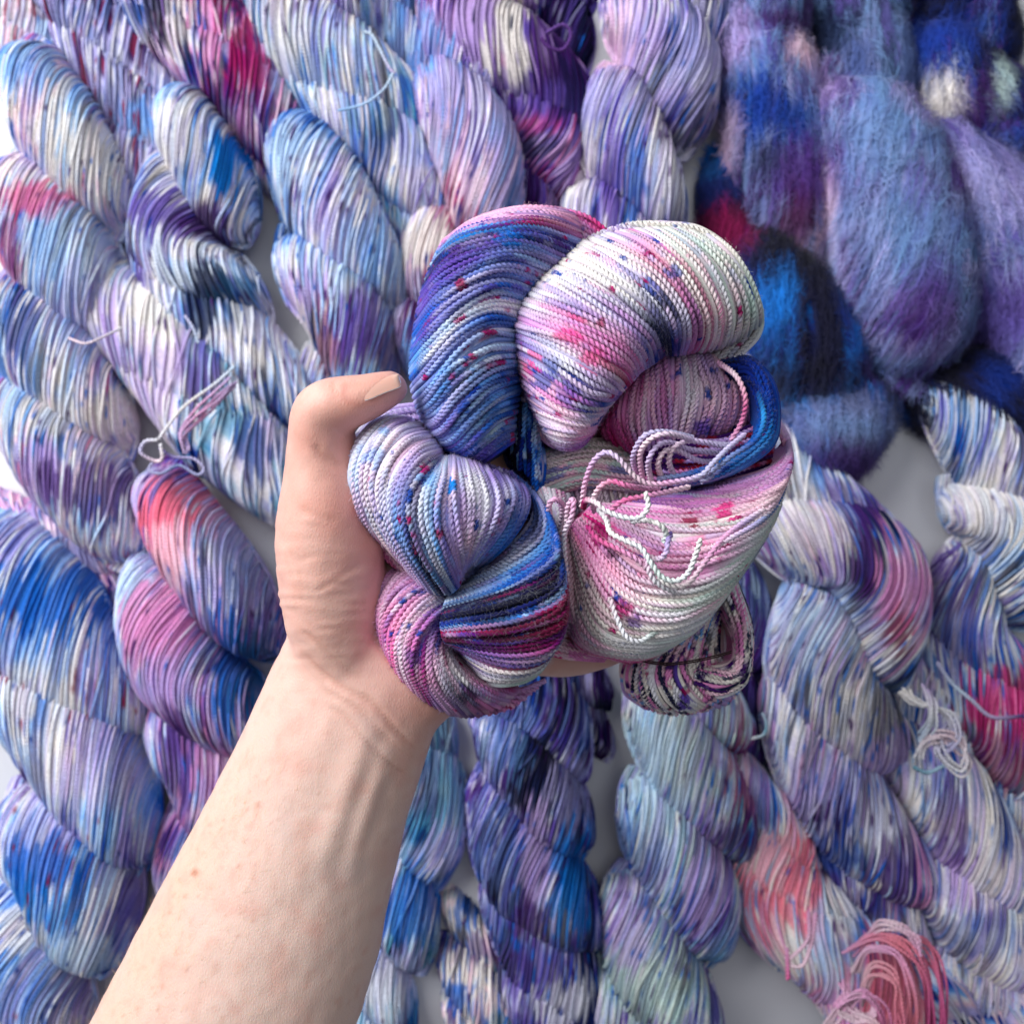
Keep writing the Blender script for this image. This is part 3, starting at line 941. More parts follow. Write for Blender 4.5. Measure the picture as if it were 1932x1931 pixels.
    def one(gg, k):
        s0 = arc[k]
        m_ = max(12, int(s0[-1] / step))
        qn = np.linspace(0, s0[-1], m_)
        Pk = np.stack([np.interp(qn, s0, P[k, :, a]) for a in range(3)], 1)
        Nk = np.stack([np.interp(qn, s0, N[k, :, a]) for a in range(3)], 1)
        vk, tk = np.interp(qn, s0, vv[k]), np.interp(qn, s0, tt)
        ck = colours_all[k] if False else None
        return Pk, Nk, vk, tk, qn

    strands = [one(None, k) for k in range(n)]
    mmax = max(len(s_[4]) for s_ in strands)
    # colours are worked out once on the coarse grid and then interpolated
    fine = 170
    cgrid = colours(vv, tb, arc, P, ids)
    # a lower layer of strands fills the gaps between the outer ones
    vu = np.clip((np.arange(n + 1)) / n + rs.uniform(-.2, .2, n + 1) / n, 0, 1)[:, None] + np.zeros((1, 60))
    tu = np.broadcast_to(np.linspace(0, 1, 60), vu.shape)
    iu = np.arange(n + 1)[:, None] + np.zeros((1, 60), int) + seed * 300 + 150
    Pu = world(vu, tu, -HR * 1.55)
    su = np.concatenate([np.zeros((n + 1, 1)), np.cumsum(np.linalg.norm(np.diff(Pu, axis=1), axis=2), 1)], 1)
    kq = np.clip((vu * n).astype(int), 0, n - 1)
    g.tubes(Pu, N[kq, (tu * (M - 1)).astype(int)], rad * 0.98, colours(vu, tu, su, Pu, iu), sides=6, along=su)
    if joined:
        for k, (Pk, Nk, vk, tk, qn) in enumerate(strands):
            ck = np.stack([np.interp(qn, arc[k], cgrid[k, :, a]) for a in range(3)], 1)
            ply_tubes(g, Pk[None], Nk[None], rad, ck[None], step)
        o = g.build('coil', HELD)
        child_of(o, HROOT)
        return o, (P, N, cgrid)
    o = g.build('coil', HELD)
    child_of(o, HROOT)
    for k, (Pk, Nk, vk, tk, qn) in enumerate(strands):
        ck = np.stack([np.interp(qn, arc[k], cgrid[k, :, a]) for a in range(3)], 1)
        gs = Geo()
        ply_tubes(gs, Pk[None], Nk[None], rad, ck[None], step)
        so = gs.build('strand', HELD)
        so.parent = o
        STRANDS[0] += 1
    return o, (P, N, cgrid)


HALO = []
F = [[(760, 900), (900, 870), (1050, 880), (1120, 930)], [(750, 960), (900, 915), (1060, 930), (1130, 970)],
     [(750, 1020), (900, 970), (1080, 990), (1140, 1010)], [(760, 1090), (900, 1040), (1060, 1050), (1150, 1070)]]
coil(F, 12, 0.184, 0.010, (.3, .3, .9, .9), 'cream:3 mint:1 blush:1 grey:0.5', joined=True, seed=2,
     marks=[(940, 1080, 40, 'steel', .6)], speck=None)
coil([[(655, 720), (650, 850), (640, 960)], [(700, 740), (690, 870), (700, 990)], [(730, 800), (725, 920), (735, 1050)],
      [(745, 850), (765, 960), (750, 1080)]], 6, 0.190, 0.012, (.4, .4, .9, .9),
     'navy:1 royal:1 sky:1 ice:1 blue:1', joined=True, seed=3)
# yarn at the heart of the coil, seen through the gaps
coil([[(640, 700), (620, 900), (680, 1120), (760, 1300)], [(800, 700), (780, 900), (820, 1120), (900, 1300)],
      [(1000, 700), (1000, 900), (1040, 1120), (1060, 1300)], [(1300, 640), (1340, 850), (1330, 1050), (1240, 1260)],
      [(1520, 640), (1590, 800), (1570, 1000), (1450, 1200)]], 44, 0.176, 0.008, (.5, .5, .5, .5),
     'blush:2 pink:1 cream:1.4 lilac:1 plum:1.4 steel:0.5', joined=True, seed=21, speck=None,
     stops=[(0, 'navy royal plum'), (.2, 'plum grey pink'), (.5, 'crimson cream blush'), (.8, 'plum plum blush'), (1, 'royal pink pink')])
coil([[(1140, 870), (1250, 850), (1400, 860), (1560, 800)], [(1130, 940), (1260, 940), (1420, 930), (1590, 880)],
      [(1120, 1020), (1260, 1030), (1420, 1000), (1580, 960)]], 9, 0.198, 0.008, (.6, .6, .6, .6),
     'plum:2 crimson:0.6 lilac:1 pink:1', joined=True, seed=22, speck=None)
HALO.append(coil(   # pink fan in the middle right
    [[(1030, 690), (985, 780), (985, 860), (1060, 950)], [(1100, 620), (1050, 730), (1050, 830), (1110, 950)],
     [(1150, 570), (1125, 690), (1120, 800), (1150, 930)], [(1200, 530), (1190, 640), (1190, 760), (1200, 900)],
     [(1260, 520), (1270, 640), (1270, 750), (1250, 880)], [(1320, 535), (1350, 640), (1350, 750), (1320, 880)],
     [(1370, 545), (1420, 650), (1425, 760), (1385, 880)], [(1410, 560), (1480, 660), (1500, 760), (1450, 890)]],
    24, 0.188, 0.024, (.75, .7, .95, .8), 'magenta:0.7 pink:1.2 blush:2.6 white:1.6 lilac:1.4 violet:0.6',
    [(0, 'crimson magenta magenta'), (.15, 'magenta pink crimson'), (.3, 'pink blush lilac'), (.45, 'lilac pink lilac'),
     (.6, 'white white blush'), (.72, 'lilac blush violet'), (.85, 'blush blush pink'), (1, 'rose pink blush')],
    [(1160, 690, 18, 'crimson', .8), (1380, 620, 14, 'royal', .8), (1350, 820, 22, 'violet', .8)], seed=4))
HALO.append(coil(   # blue loop at the right rim
    [[(1400, 590), (1510, 575), (1590, 660), (1612, 790), (1580, 900), (1420, 1000), (1250, 1040)],
     [(1420, 610), (1510, 605), (1570, 690), (1590, 790), (1550, 880), (1400, 980), (1230, 1030)],
     [(1430, 650), (1500, 660), (1540, 740), (1540, 820), (1500, 890), (1380, 960), (1220, 1010)]],
    7, 0.204, 0.012, (.8, .5, .6, .6), 'navy:1 royal:2 blue:2 azure:1',
    [(0, 'navy royal royal sky lav'), (1, 'navy royal blue azure lilac')], seed=5, wob=2.0, joined=True))
HALO.append(coil(   # upper left, blue and violet
    [[(1010, 130), (900, 55), (700, 28), (520, 70), (400, 150)], [(960, 170), (760, 88), (620, 85), (470, 120), (370, 205)],
     [(900, 225), (710, 155), (560, 165), (420, 215), (325, 320)], [(800, 310), (640, 250), (500, 285), (380, 370), (295, 480)],
     [(720, 420), (575, 390), (450, 450), (350, 555), (282, 640)], [(700, 560), (570, 580), (460, 670), (370, 765), (312, 790)],
     [(690, 710), (590, 750), (510, 820), (430, 890), (355, 880)], [(690, 860), (640, 880), (590, 915), (530, 950), (440, 945)]],
    50, 0.193, 0.038, (.85, .97, .95, .7), 'navy:1 royal:1.4 blue:1 violet:2 lav:2 sky:1 ice:1.4 purple:0.8 white:0.8',
    [(0, 'rose pink blush pink'), (.09, 'pink blush pink lilac'), (.13, 'plum magenta royal blue'),
     (.17, 'lilac sky azure ice'), (.20, 'navy royal navy royal'), (.23, 'navy navy navy navy'), (.26, 'royal violet plum royal'), (.34, 'lilac slate violet violet'),
     (.40, 'lav blue slate violet'), (.46, 'slate lav violet blue'), (.50, 'blue royal slate blue'), (.54, 'white white ice sky'), (.585, 'white white white blue'), (.60, 'royal blue lav slate'),
     (.66, 'ice white sky lav'), (.72, 'sky ice lav slate'), (.77, 'royal royal violet lav'), (.82, 'azure ice sky lav'), (.87, 'royal blue violet violet'), (.9, 'azure mint blue violet'),
     (1, 'violet royal violet violet')],
    [(640, 150, 30, 'azure', .6), (820, 160, 34, 'plum', .6), (470, 335, 14, 'crimson', .8), (590, 690, 30, 'sky', .7), (480, 760, 18, 'royal', .7)], seed=6))
HALO.append(coil(   # top right, cream to pink
    [[(1180, 84), (1330, 105), (1460, 205), (1542, 370), (1545, 480), (1480, 560)],
     [(1080, 86), (1220, 125), (1345, 235), (1420, 390), (1415, 500), (1370, 580)],
     [(985, 110), (1110, 158), (1235, 268), (1315, 400), (1325, 490), (1290, 565)],
     [(900, 150), (1010, 200), (1125, 280), (1220, 390), (1250, 480), (1245, 560)],
     [(825, 205), (930, 245), (1045, 320), (1135, 405), (1185, 480), (1200, 560)],
     [(750, 270), (850, 305), (960, 368), (1065, 443), (1135, 515), (1155, 590)],
     [(680, 345), (790, 385), (900, 438), (1012, 503), (1085, 565), (1110, 620)],
     [(640, 430), (750, 475), (860, 528), (962, 590), (1035, 635), (1065, 670)],
     [(636, 530), (740, 588), (840, 648), (925, 692), (995, 705), (1030, 705)],
     [(655, 640), (740, 708), (830, 760), (905, 782), (958, 775), (995, 750)],
     [(700, 765), (770, 825), (840, 852), (895, 848), (938, 825), (960, 800)],
     [(745, 850), (790, 888), (840, 902), (890, 893), (922, 865), (940, 845)]],
    56, 0.197, 0.044, (.93, .8, .9, .9), 'white:2 cream:2.4 blush:1.6 lav:1.2 lilac:1.2 pink:0.8 violet:0.4',
    [(0, 'cream cream mint white'), (.07, 'cream mint cream white'), (.13, 'white cream blush mint'), (.17, 'lilac rose magenta pink'),
     (.22, 'white blush lav lilac'), (.28, 'cream white lav royal'), (.34, 'cream white navy navy'), (.40, 'cream cream lav navy'),
     (.46, 'cream white lilac royal'), (.52, 'white lilac pink lav'), (.58, 'white pink pink lilac'), (.64, 'lilac pink rose magenta'),
     (.68, 'violet white lilac white'), (.72, 'lilac royal lilac violet'), (.78, 'blush pink royal white'),
     (.84, 'violet blush white blush'), (.92, 'lilac white pink lilac'), (1, 'blush lilac violet magenta')],
    [(1200, 380, 38, 'navy', .75), (1150, 325, 24, 'royal', .6), (860, 500, 36, 'rose', .7), (930, 590, 40, 'rose', .6), (960, 460, 14, 'crimson', .7),
     (760, 640, 40, 'royal', .65), (850, 700, 30, 'violet', .6), (720, 590, 26, 'rose', .7), (1230, 270, 20, 'royal', .6)], seed=7,
    speckden=.935))
coil([[(720, 1040), (765, 1130), (830, 1300), (845, 1480), (900, 1620)], [(790, 1050), (815, 1150), (850, 1320), (870, 1480), (930, 1620)],
      [(850, 1070), (850, 1180), (870, 1330), (900, 1480), (970, 1640)]], 7, 0.192, 0.022, (.6, .8, .8, .4),
     'blush:3 white:2 pink:1', joined=True, seed=8, marks=[(830, 1130, 24, 'lilac', .6)], speck=None)
coil([[(780, 1560), (850, 1600), (980, 1640)], [(770, 1600), (850, 1630), (990, 1650)], [(760, 1640), (850, 1660), (980, 1668)]],
     4, 0.186, 0.006, (.4, .8, .8, .8), 'pink:3 blush:2 rose:1', joined=True, seed=18, speck=None)
HALO.append(coil(   # lower right, blush and cream
    [[(1575, 750), (1648, 870), (1600, 960), (1420, 1020), (1200, 1050)],
     [(1615, 830), (1655, 960), (1540, 1040), (1340, 1080), (1110, 1080)],
     [(1640, 910), (1625, 1040), (1460, 1120), (1240, 1150), (950, 1110)],
     [(1640, 1000), (1570, 1140), (1400, 1210), (1180, 1230), (920, 1130)],
     [(1620, 1090), (1530, 1220), (1350, 1300), (1130, 1300), (900, 1150)],
     [(1590, 1170), (1480, 1310), (1300, 1390), (1090, 1370), (885, 1160)],
     [(1540, 1260), (1420, 1400), (1250, 1470), (1040, 1420), (870, 1180)],
     [(1480, 1350), (1370, 1475), (1200, 1540), (1000, 1480), (858, 1190)],
     [(1420, 1430), (1300, 1560), (1130, 1600), (950, 1530), (848, 1200)],
     [(1340, 1510), (1220, 1615), (1060, 1645), (900, 1560), (838, 1200)],
     [(1260, 1565), (1130, 1668), (1000, 1655), (860, 1580), (826, 1220)]],
    46, 0.188, 0.046, (.97, .55, .85, .97), 'white:2.4 cream:2 mint:1 blush:2.6 pink:1.6 rose:0.3 lilac:0.8',
    [(0, 'lilac lilac pink lav violet'), (.1, 'pink lilac pink violet'), (.18, 'pink blush blush pink pink'), (.26, 'lilac blush cream white pink'),
     (.34, 'white white blush pink rose'), (.42, 'mint white pink blush magenta'), (.5, 'cream mint white blush pink'),
     (.58, 'royal mint cream blush pink'), (.66, 'mint cream white pink rose'), (.75, 'mint white cream cream blush'),
     (.85, 'pink mint white cream blush'), (.92, 'rose white cream pink blush'), (.97, 'magenta rose pink pink blush'),
     (1, 'crimson magenta rose rose pink')],
    [(1290, 1165, 20, 'crimson', .8), (1420, 1130, 24, 'rose', .9), (960, 1240, 34, 'magenta', .8), (1000, 1280, 24, 'wine', .7),
     (1030, 1475, 24, 'magenta', .8), (1085, 1525, 20, 'purple', .7)], seed=9, speckden=.97, wob=1.4))
HALO.append(coil(   # bottom left lobe, pink
    [[(270, 1290), (170, 1350), (140, 1440), (148, 1540), (175, 1640)], [(330, 1340), (240, 1400), (180, 1490), (175, 1590), (212, 1715)],
     [(385, 1400), (290, 1462), (230, 1556), (222, 1660), (265, 1778)], [(398, 1460), (325, 1520), (277, 1610), (282, 1712), (340, 1832)],
     [(402, 1500), (352, 1570), (332, 1662), (352, 1762), (430, 1862)], [(405, 1540), (382, 1612), (392, 1692), (442, 1782), (530, 1868)],
     [(408, 1570), (422, 1650), (472, 1732), (552, 1795), (650, 1838)], [(412, 1600), (482, 1690), (572, 1756), (670, 1775), (770, 1740)]],
    34, 0.184, 0.036, (.5, .97, .85, .8), 'blush:2 pink:2.4 lilac:1.6 white:1.4 violet:0.8 magenta:0.6',
    [(0, 'pink lilac purple plum'), (.12, 'lilac blush pink lilac'), (.25, 'lilac pink rose pink'), (.36, 'white blush white pink'),
     (.46, 'violet pink magenta plum'), (.55, 'purple royal magenta lilac'), (.66, 'royal pink white purple'), (.76, 'violet magenta white navy pink'),
     (.86, 'white white cream lilac pink'), (1, 'purple pink magenta lilac')],
    [(300, 1640, 30, 'purple', .7), (330, 1600, 26, 'violet', .6), (370, 1600, 20, 'royal', .7), (480, 1790, 24, 'navy', .6)], seed=10))
HALO.append(coil(   # middle, navy then wine
    [[(640, 985), (722, 1065), (715, 1170), (600, 1290), (435, 1400)], [(690, 1040), (775, 1135), (765, 1250), (622, 1350), (415, 1440)],
     [(735, 1095), (803, 1200), (790, 1300), (642, 1400), (402, 1480)], [(765, 1155), (818, 1268), (798, 1370), (642, 1450), (396, 1510)],
     [(790, 1225), (833, 1340), (806, 1430), (642, 1500), (392, 1540)], [(810, 1285), (842, 1400), (810, 1490), (642, 1550), (396, 1570)],
     [(822, 1350), (844, 1470), (806, 1560), (642, 1600), (402, 1590)], [(830, 1420), (838, 1540), (785, 1630), (622, 1650), (408, 1600)],
     [(825, 1500), (802, 1620), (722, 1692), (582, 1692), (416, 1606)], [(800, 1580), (752, 1700), (660, 1750), (540, 1740), (412, 1612)]],
    38, 0.198, 0.042, (.9, .55, .8, .9), 'navy:2 royal:1.4 blue:1 lav:1 ice:0.8 plum:1 magenta:1',
    [(0, 'blue slate lav ice'), (.06, 'royal lav white ice'), (.12, 'blue blue sky white'), (.18, 'royal royal blue ice'), (.24, 'royal blue navy navy'), (.30, 'blue navy ink navy'),
     (.36, 'royal ink ink ink'), (.41, 'blue navy ink navy'), (.44, 'sky royal navy royal'), (.465, 'ice sky sky steel'), (.485, 'white ice sky lav'), (.505, 'wine magenta wine crimson'), (.58, 'plum wine wine magenta'),
     (.66, 'wine magenta wine wine'), (.74, 'magenta plum magenta plum'), (.80, 'purple white lilac violet'), (.87, 'navy plum magenta purple'),
     (.93, 'violet white cream plum'), (1, 'white mint white lilac')], seed=11, stopw=.78, speck=None))
HALO.append(coil(   # lower left lobe, white and lavender with blue streaks
    [[(345, 735), (170, 770), (55, 900), (32, 1030), (90, 1195), (225, 1330)], [(360, 785), (210, 815), (120, 920), (100, 1040), (150, 1190), (275, 1360)],
     [(372, 845), (270, 870), (190, 960), (165, 1070), (215, 1230), (325, 1405)], [(385, 900), (312, 930), (250, 1010), (230, 1120), (272, 1262), (380, 1425)],
     [(392, 935), (347, 990), (300, 1060), (290, 1160), (332, 1290), (415, 1425)], [(408, 935), (392, 1000), (370, 1080), (370, 1180), (402, 1290), (448, 1400)],
     [(445, 930), (458, 1000), (466, 1080), (466, 1180), (462, 1270), (462, 1365)], [(500, 940), (532, 1010), (546, 1090), (532, 1180), (497, 1270), (467, 1355)],
     [(565, 960), (612, 1030), (627, 1100), (602, 1180), (542, 1270), (472, 1350)], [(640, 985), (698, 1055), (702, 1120), (662, 1200), (582, 1290), (462, 1380)]],
    42, 0.200, 0.044, (.85, .8, .93, .6), 'white:2.4 ice:1.4 lav:2.4 lilac:1.6 sky:0.6 violet:0.6',
    [(0, 'violet lilac white pink rose'), (.08, 'lilac white ice white blush'), (.16, 'lilac white blush white blush'), (.25, 'lav blush white lav lilac'),
     (.33, 'lav lilac lav sky navy'), (.40, 'lilac navy royal navy navy'), (.45, 'violet royal plum ice navy'), (.5, 'lav sky white white sky'),
     (.56, 'white ice sky sky royal'), (.62, 'lav blush lav lilac lilac'), (.7, 'lav white lilac blush lilac'), (.78, 'lilac white white lilac lav'),
     (.86, 'violet lav lilac lav white'), (.94, 'violet lav slate sky lav'), (1, 'violet slate royal blue lav')],
    [(425, 1040, 16, 'azure', .9), (350, 1020, 26, 'sky', .6), (130, 930, 34, 'sky', .5), (400, 1200, 16, 'crimson', .8), (160, 830, 20, 'sky', .6)], seed=12))
HALO.append(coil(   # tail of speckled loops
    [[(1230, 1540), (1120, 1610), (1055, 1690), (1055, 1780), (1130, 1840)], [(1290, 1510), (1190, 1620), (1140, 1710), (1160, 1800), (1220, 1862)],
     [(1350, 1460), (1260, 1600), (1220, 1710), (1260, 1800), (1330, 1850)], [(1400, 1400), (1330, 1560), (1300, 1690), (1350, 1780), (1430, 1820)],
     [(1450, 1370), (1420, 1500), (1420, 1640), (1440, 1720), (1480, 1770)]],
    20, 0.172, 0.026, (.6, .9, .9, .9), 'navy:1 violet:0.6 white:2.4 cream:2 pink:1.6 plum:0.8 blush:1.6 sky:0.8 lilac:1', seed=13, joined=True,
    wob=1.6, speck='navy magenta', speckden=.90))
HALO.append(coil(
    [[(1455, 1370), (1508, 1520), (1512, 1650), (1490, 1750), (1400, 1800), (1300, 1775)],
     [(1440, 1400), (1485, 1540), (1490, 1650), (1460, 1720), (1390, 1745), (1310, 1730)],
     [(1400, 1500), (1445, 1580), (1452, 1650), (1425, 1682), (1370, 1692), (1310, 1690)]],
    8, 0.186, 0.016, (.6, .5, .8, .7), 'pink:1 blush:1.4 cream:1.4 plum:1 navy:0.8 white:1', seed=14, wob=2, joined=True, speck='navy magenta', speckden=.9))


def free(points, z, cols, seed=0, rad=HR * 1.02):
    pts = []
    for i, p in enumerate(points):
        zz = z if np.isscalar(z) else np.interp(i, np.linspace(0, len(points) - 1, len(z)), z)
        x, y = zp(p)
        pts.append(W(x, y, zz))
    return loose(HROOT, 'loose_strand', pts, rad, cols, mat=HELD, step=0.0004)


Zt = 0.2335
free([(1120, 1010), (1110, 920), (1150, 865), (1210, 848), (1280, 865), (1340, 880), (1440, 890)], [.222, .236, .238, .230, .22], 'pink blush lilac lav')
free([(1150, 1020), (1140, 950), (1170, 895), (1220, 880), (1290, 905), (1400, 920)], [.222, .234, .234, .228, .22], 'blush lilac lilac lav')
free([(1190, 1010), (1175, 960), (1195, 915), (1240, 905), (1320, 945), (1390, 950)], [.222, .232, .232, .226, .218], 'blush blush lilac lav')
free([(1100, 1000), (1085, 930), (1120, 860), (1170, 842), (1230, 845), (1300, 862)], [.218, .232, .236, .232, .226], 'pink lilac lav lav')
free([(1200, 1040), (1180, 1010), (1250, 1000), (1340, 985), (1370, 1000), (1330, 1020)], [.222, .228, .228], 'lav slate royal lav')
free([(1490, 850), (1430, 900), (1370, 960), (1330, 1000), (1250, 1020), (1150, 1030), (1090, 1000), (1030, 935), (985, 915), (940, 950),
      (910, 1030), (900, 1110)], [.226, .234, .236, .238, .240, .236, .226], 'lilac lav lav pink blush lilac pink blush')
free([(1180, 1045), (1120, 1045), (1060, 1035), (1010, 1020), (965, 1040), (940, 1090), (945, 1130)], [.228, .238, .236, .226], 'pink pink rose blush pink')
free([(905, 1115), (915, 1088), (950, 1095), (985, 1125), (1050, 1150), (1110, 1150), (1140, 1110), (1130, 1060)], [.226, .240, .243, .244, .243], 'crimson magenta blush white white cream')
free([(960, 1120), (990, 1160), (1005, 1205), (1060, 1235), (1115, 1262), (1150, 1315), (1190, 1365), (1240, 1380), (1285, 1350), (1310, 1290), (1330, 1228)],
     [.230, .240, .243, .243, .246], 'white cream white mint white cream')
free([(1080, 1165), (1130, 1160), (1180, 1175), (1205, 1210), (1195, 1240)], [.238, .243, .240], 'white cream mint')
free([(1222, 1208), (1212, 1240), (1205, 1275), (1180, 1300), (1140, 1290), (1100, 1250)], [.240, .244, .240, .234], 'violet lilac blush white')
free([(1150, 1300), (1170, 1350), (1200, 1385), (1250, 1400), (1290, 1385), (1340, 1320), (1400, 1240), (1470, 1180), (1560, 1120)],
     [.238, .240, .240, .238, .228], 'white cream blush pink pink lilac blush')
free([(1636, 1030), (1600, 1110), (1540, 1170), (1460, 1215), (1370, 1260)], [.212, .226, .236, .238], 'royal blue slate lilac blush')
free([(1000, 1440), (1025, 1510), (1060, 1580), (1110, 1600), (1160, 1570), (1230, 1530)], [.232, .234, .232, .226], 'blush white white mint blush')
free([(845, 1170), (850, 1110), (870, 1085), (862, 1150), (835, 1220), (845, 1380)], [.226, .234, .232, .222], 'blush pink white blush')
free([(790, 1180), (780, 1110), (800, 1085), (830, 1110), (820, 1200)], [.22, .23, .228, .216], 'blush pink white')
free([(1395, 590), (1460, 640), (1492, 720), (1480, 800), (1440, 870)], [.214, .224, .226, .222, .22], 'pink blush rose pink')
free([(1540, 700), (1560, 790), (1530, 870), (1440, 930), (1380, 975), (1300, 1010)], [.218, .228, .232, .232, .228], 'royal azure royal slate lav')
free([(1430, 900), (1350, 880), (1280, 875), (1230, 900), (1215, 950), (1235, 1000)], [.224, .230, .232, .230, .222], 'lav lilac blush lilac')
free([(1290, 1040), (1200, 1060), (1120, 1075), (1050, 1090), (1010, 1120), (985, 1160)], [.232, .236, .236, .232], 'blush pink rose pink')
free([(1060, 1230), (1100, 1240), (1130, 1290), (1150, 1360), (1190, 1400), (1240, 1420)], [.236, .240, .240, .236], 'blush pink white white')
free([(920, 1180), (960, 1230), (1040, 1270), (1110, 1310), (1160, 1370)], [.234, .238, .240, .236], 'magenta rose pink blush')
# dark hair line and the wrap round the tail
hp = [W(*zp(p), z_) for p, z_ in (((1120, 1672), .196), ((1200, 1684), .2), ((1290, 1676), .203), ((1390, 1655), .206), ((1440, 1640), .203))]
g = Geo()
P_ = evenly(np.array(hp), 0.002)
for off in (0.0, 0.0006):
    g.tubes((P_ + [0, off, off * .4])[None], np.tile([0, 0, 1.0], (len(P_), 1))[None], 0.00024, np.broadcast_to(srgb('#3a2a2a'), P_.shape)[None], sides=5)
o = g.build('dark_binding_thread', HELD)
child_of(o, HROOT)

# fine fibres standing off the held wool
rsf = np.random.default_rng(5)
for (o_, (P_, N_, c_)) in HALO:
    cnt = int(P_.shape[0] * 40)
    i = rsf.integers(0, P_.shape[0], cnt)
    j = rsf.integers(3, P_.shape[1] - 3, cnt)
    p, d = P_[i, j], N_[i, j]
    d = norm(d)
    tdir = norm(rsf.normal(0, 1, p.shape))
    tdir = norm(tdir - d * np.sum(tdir * d, 1, keepdims=True) * 0.7)
    side = norm(np.cross(tdir, d))
    ln = rsf.uniform(0.0012, 0.0045, (cnt, 1))
    lf = rsf.uniform(0.0002, 0.0016, (cnt, 1))
    bend = rsf.normal(0, 0.8, (cnt, 1))
    pts = []
    for k in range(6):
        u_ = k / 5
        pts.append(p + d * (HR * 0.7 + lf * 4 * u_ * (1 - u_)) + tdir * ln * (u_ - .5) + side * ln * bend * (u_ - .5) ** 2)
    Pm = np.stack(pts, 1)
    w_ = 0.000022 * np.array([.5, 1, 1, 1, .8, .4])[None, :, None]
    v = np.stack([Pm + side[:, None] * w_, Pm - side[:, None] * w_], 2)
    idx = np.arange(cnt * 12).reshape(cnt, 6, 2)
    q = np.stack([idx[:, :-1, 0], idx[:, :-1, 1], idx[:, 1:, 1], idx[:, 1:, 0]], -1)
    g = Geo()
    g.add(v, q, np.broadcast_to(np.clip(c_[i, j] * 0.9 + 0.12, 0, 1)[:, None, None], v.shape))
    ho = g.build('fibre_halo', HELD)
    tag(ho, kind='stuff')
    ho.parent = o_

# ------------------------------------------------------------------ forearm and hand
def limb(verts, faces, rings, seg=28, res=6):
    """rings: (px, py, z, half width in print units, half thickness in m); closed elliptical tube"""
    R_ = catmull(np.array(rings, float), (len(rings) - 1) * res + 1)
    C = np.array([W(a, b_, c) for a, b_, c in R_[:, :3]])
    T = norm(np.gradient(C, axis=0))
    up = np.array([0, 0, 1.0])
    Sx = norm(np.cross(T, up))
    Uz = np.cross(Sx, T)
    a = np.linspace(0, 2 * math.pi, seg, endpoint=False)
    w = R_[:, 3] * K * (ZC - R_[:, 2])
    h = R_[:, 4]
    V = (C[:, None] + np.cos(a)[None, :, None] * Sx[:, None] * w[:, None, None]
         + np.sin(a)[None, :, None] * Uz[:, None] * h[:, None, None])
    n0 = sum(len(v) for v in verts)
    n_, s_ = V.shape[:2]
    idx = np.arange(n_ * s_).reshape(n_, s_) + n0
    vs = [V.reshape(-1, 3)]
    fs = np.stack([idx[:-1], np.roll(idx, -1, 1)[:-1], np.roll(idx, -1, 1)[1:], idx[1:]], -1).reshape(-1, 4).tolist()
    # rounded ends
    for end, sg in ((0, -1), (-1, 1)):
        r0 = min(w[end], h[end])
        last = idx[end]
        base = n0 + sum(len(v) for v in vs)
        k0 = base
        prev = last
        for q_ in (0.35, 0.65, 0.87):
            sc = math.sqrt(1 - q_ * q_)
            ring = (C[end] + sg * T[end] * r0 * q_)[None] + (V[end] - C[end]) * sc
            cur = np.arange(s_) + k0
            vs.append(ring)
            k0 += s_
            f_ = np.stack([prev, np.roll(prev, -1), np.roll(cur, -1), cur], -1)
            fs += f_.tolist()
            prev = cur
        vs.append((C[end] + sg * T[end] * r0)[None])
        fs += [[int(prev[i]), int(prev[(i + 1) % s_]), k0] for i in range(s_)]
    verts.append(np.concatenate(vs))
    faces += fs


hv, hf = [], []
# forearm to heel of the hand
limb(hv, hf, [(250, 2330, .176, 262, .036), (380, 2040, .180, 238, .032), (496, 1774, .183, 219, .028), (592, 1512, .186, 181, .023),
              (664, 1330, .188, 166, .020), (706, 1235, .186, 168, .020), (735, 1130, .180, 185, .018)], seg=40)
# palm
limb(hv, hf, [(690, 1290, .181, 150, .018), (760, 1140, .178, 190, .016), (830, 1010, .176, 200, .013), (890, 880, .172, 190, .011)], seg=36)
# heel below the little finger
limb(hv, hf, [(740, 1350, .186, 70, .016), (800, 1290, .184, 78, .017), (850, 1200, .178, 78, .015), (900, 1090, .174, 74, .013)])
# ball of the thumb
limb(hv, hf, [(655, 1265, .190, 80, .015), (635, 1150, .197, 98, .019), (622, 1030, .203, 102, .020), (618, 930, .208, 88, .018),
              (610, 850, .212, 70, .0145)])
# thumb
limb(hv, hf, [(622, 960, .207, 78, .015), (614, 870, .212, 66, .0135), (604, 806, .217, 59, .0125), (616, 771, .220, 56, .0120),
              (656, 760, .222, 52, .0113), (700, 747, .2225, 44, .0100), (738, 732, .222, 35, .0086)])
# fingers wrapped behind the coils
limb(hv, hf, [(860, 1180, .176, 58, .011), (960, 1215, .170, 52, .0095), (1060, 1232, .168, 46, .0085), (1140, 1220, .170, 42, .008), (1190, 1200, .175, 36, .007)])
limb(hv, hf, [(880, 1100, .174, 60, .011), (1020, 1130, .168, 54, .0095), (1150, 1150, .165, 50, .009), (1270, 1140, .168, 46, .0085), (1350, 1118, .177, 39, .0075)])
limb(hv, hf, [(900, 1000, .172, 62, .011), (1060, 1020, .166, 56, .0095), (1200, 1030, .162, 52, .009), (1330, 1020, .167, 46, .0085), (1400, 1005, .176, 38, .0075)])
limb(hv, hf, [(900, 900, .172, 62, .011), (1050, 880, .166, 56, .0095), (1180, 870, .163, 52, .009), (1280, 870, .168, 46, .0085), (1340, 875, .176, 38, .0075)])
bm_v = np.concatenate(hv)
me = bpy.data.meshes.new('person')
me.from_pydata(bm_v.tolist(), [], hf)
me.update()
tmp = bpy.data.objects.new('person_rough', me)
COL.objects.link(tmp)
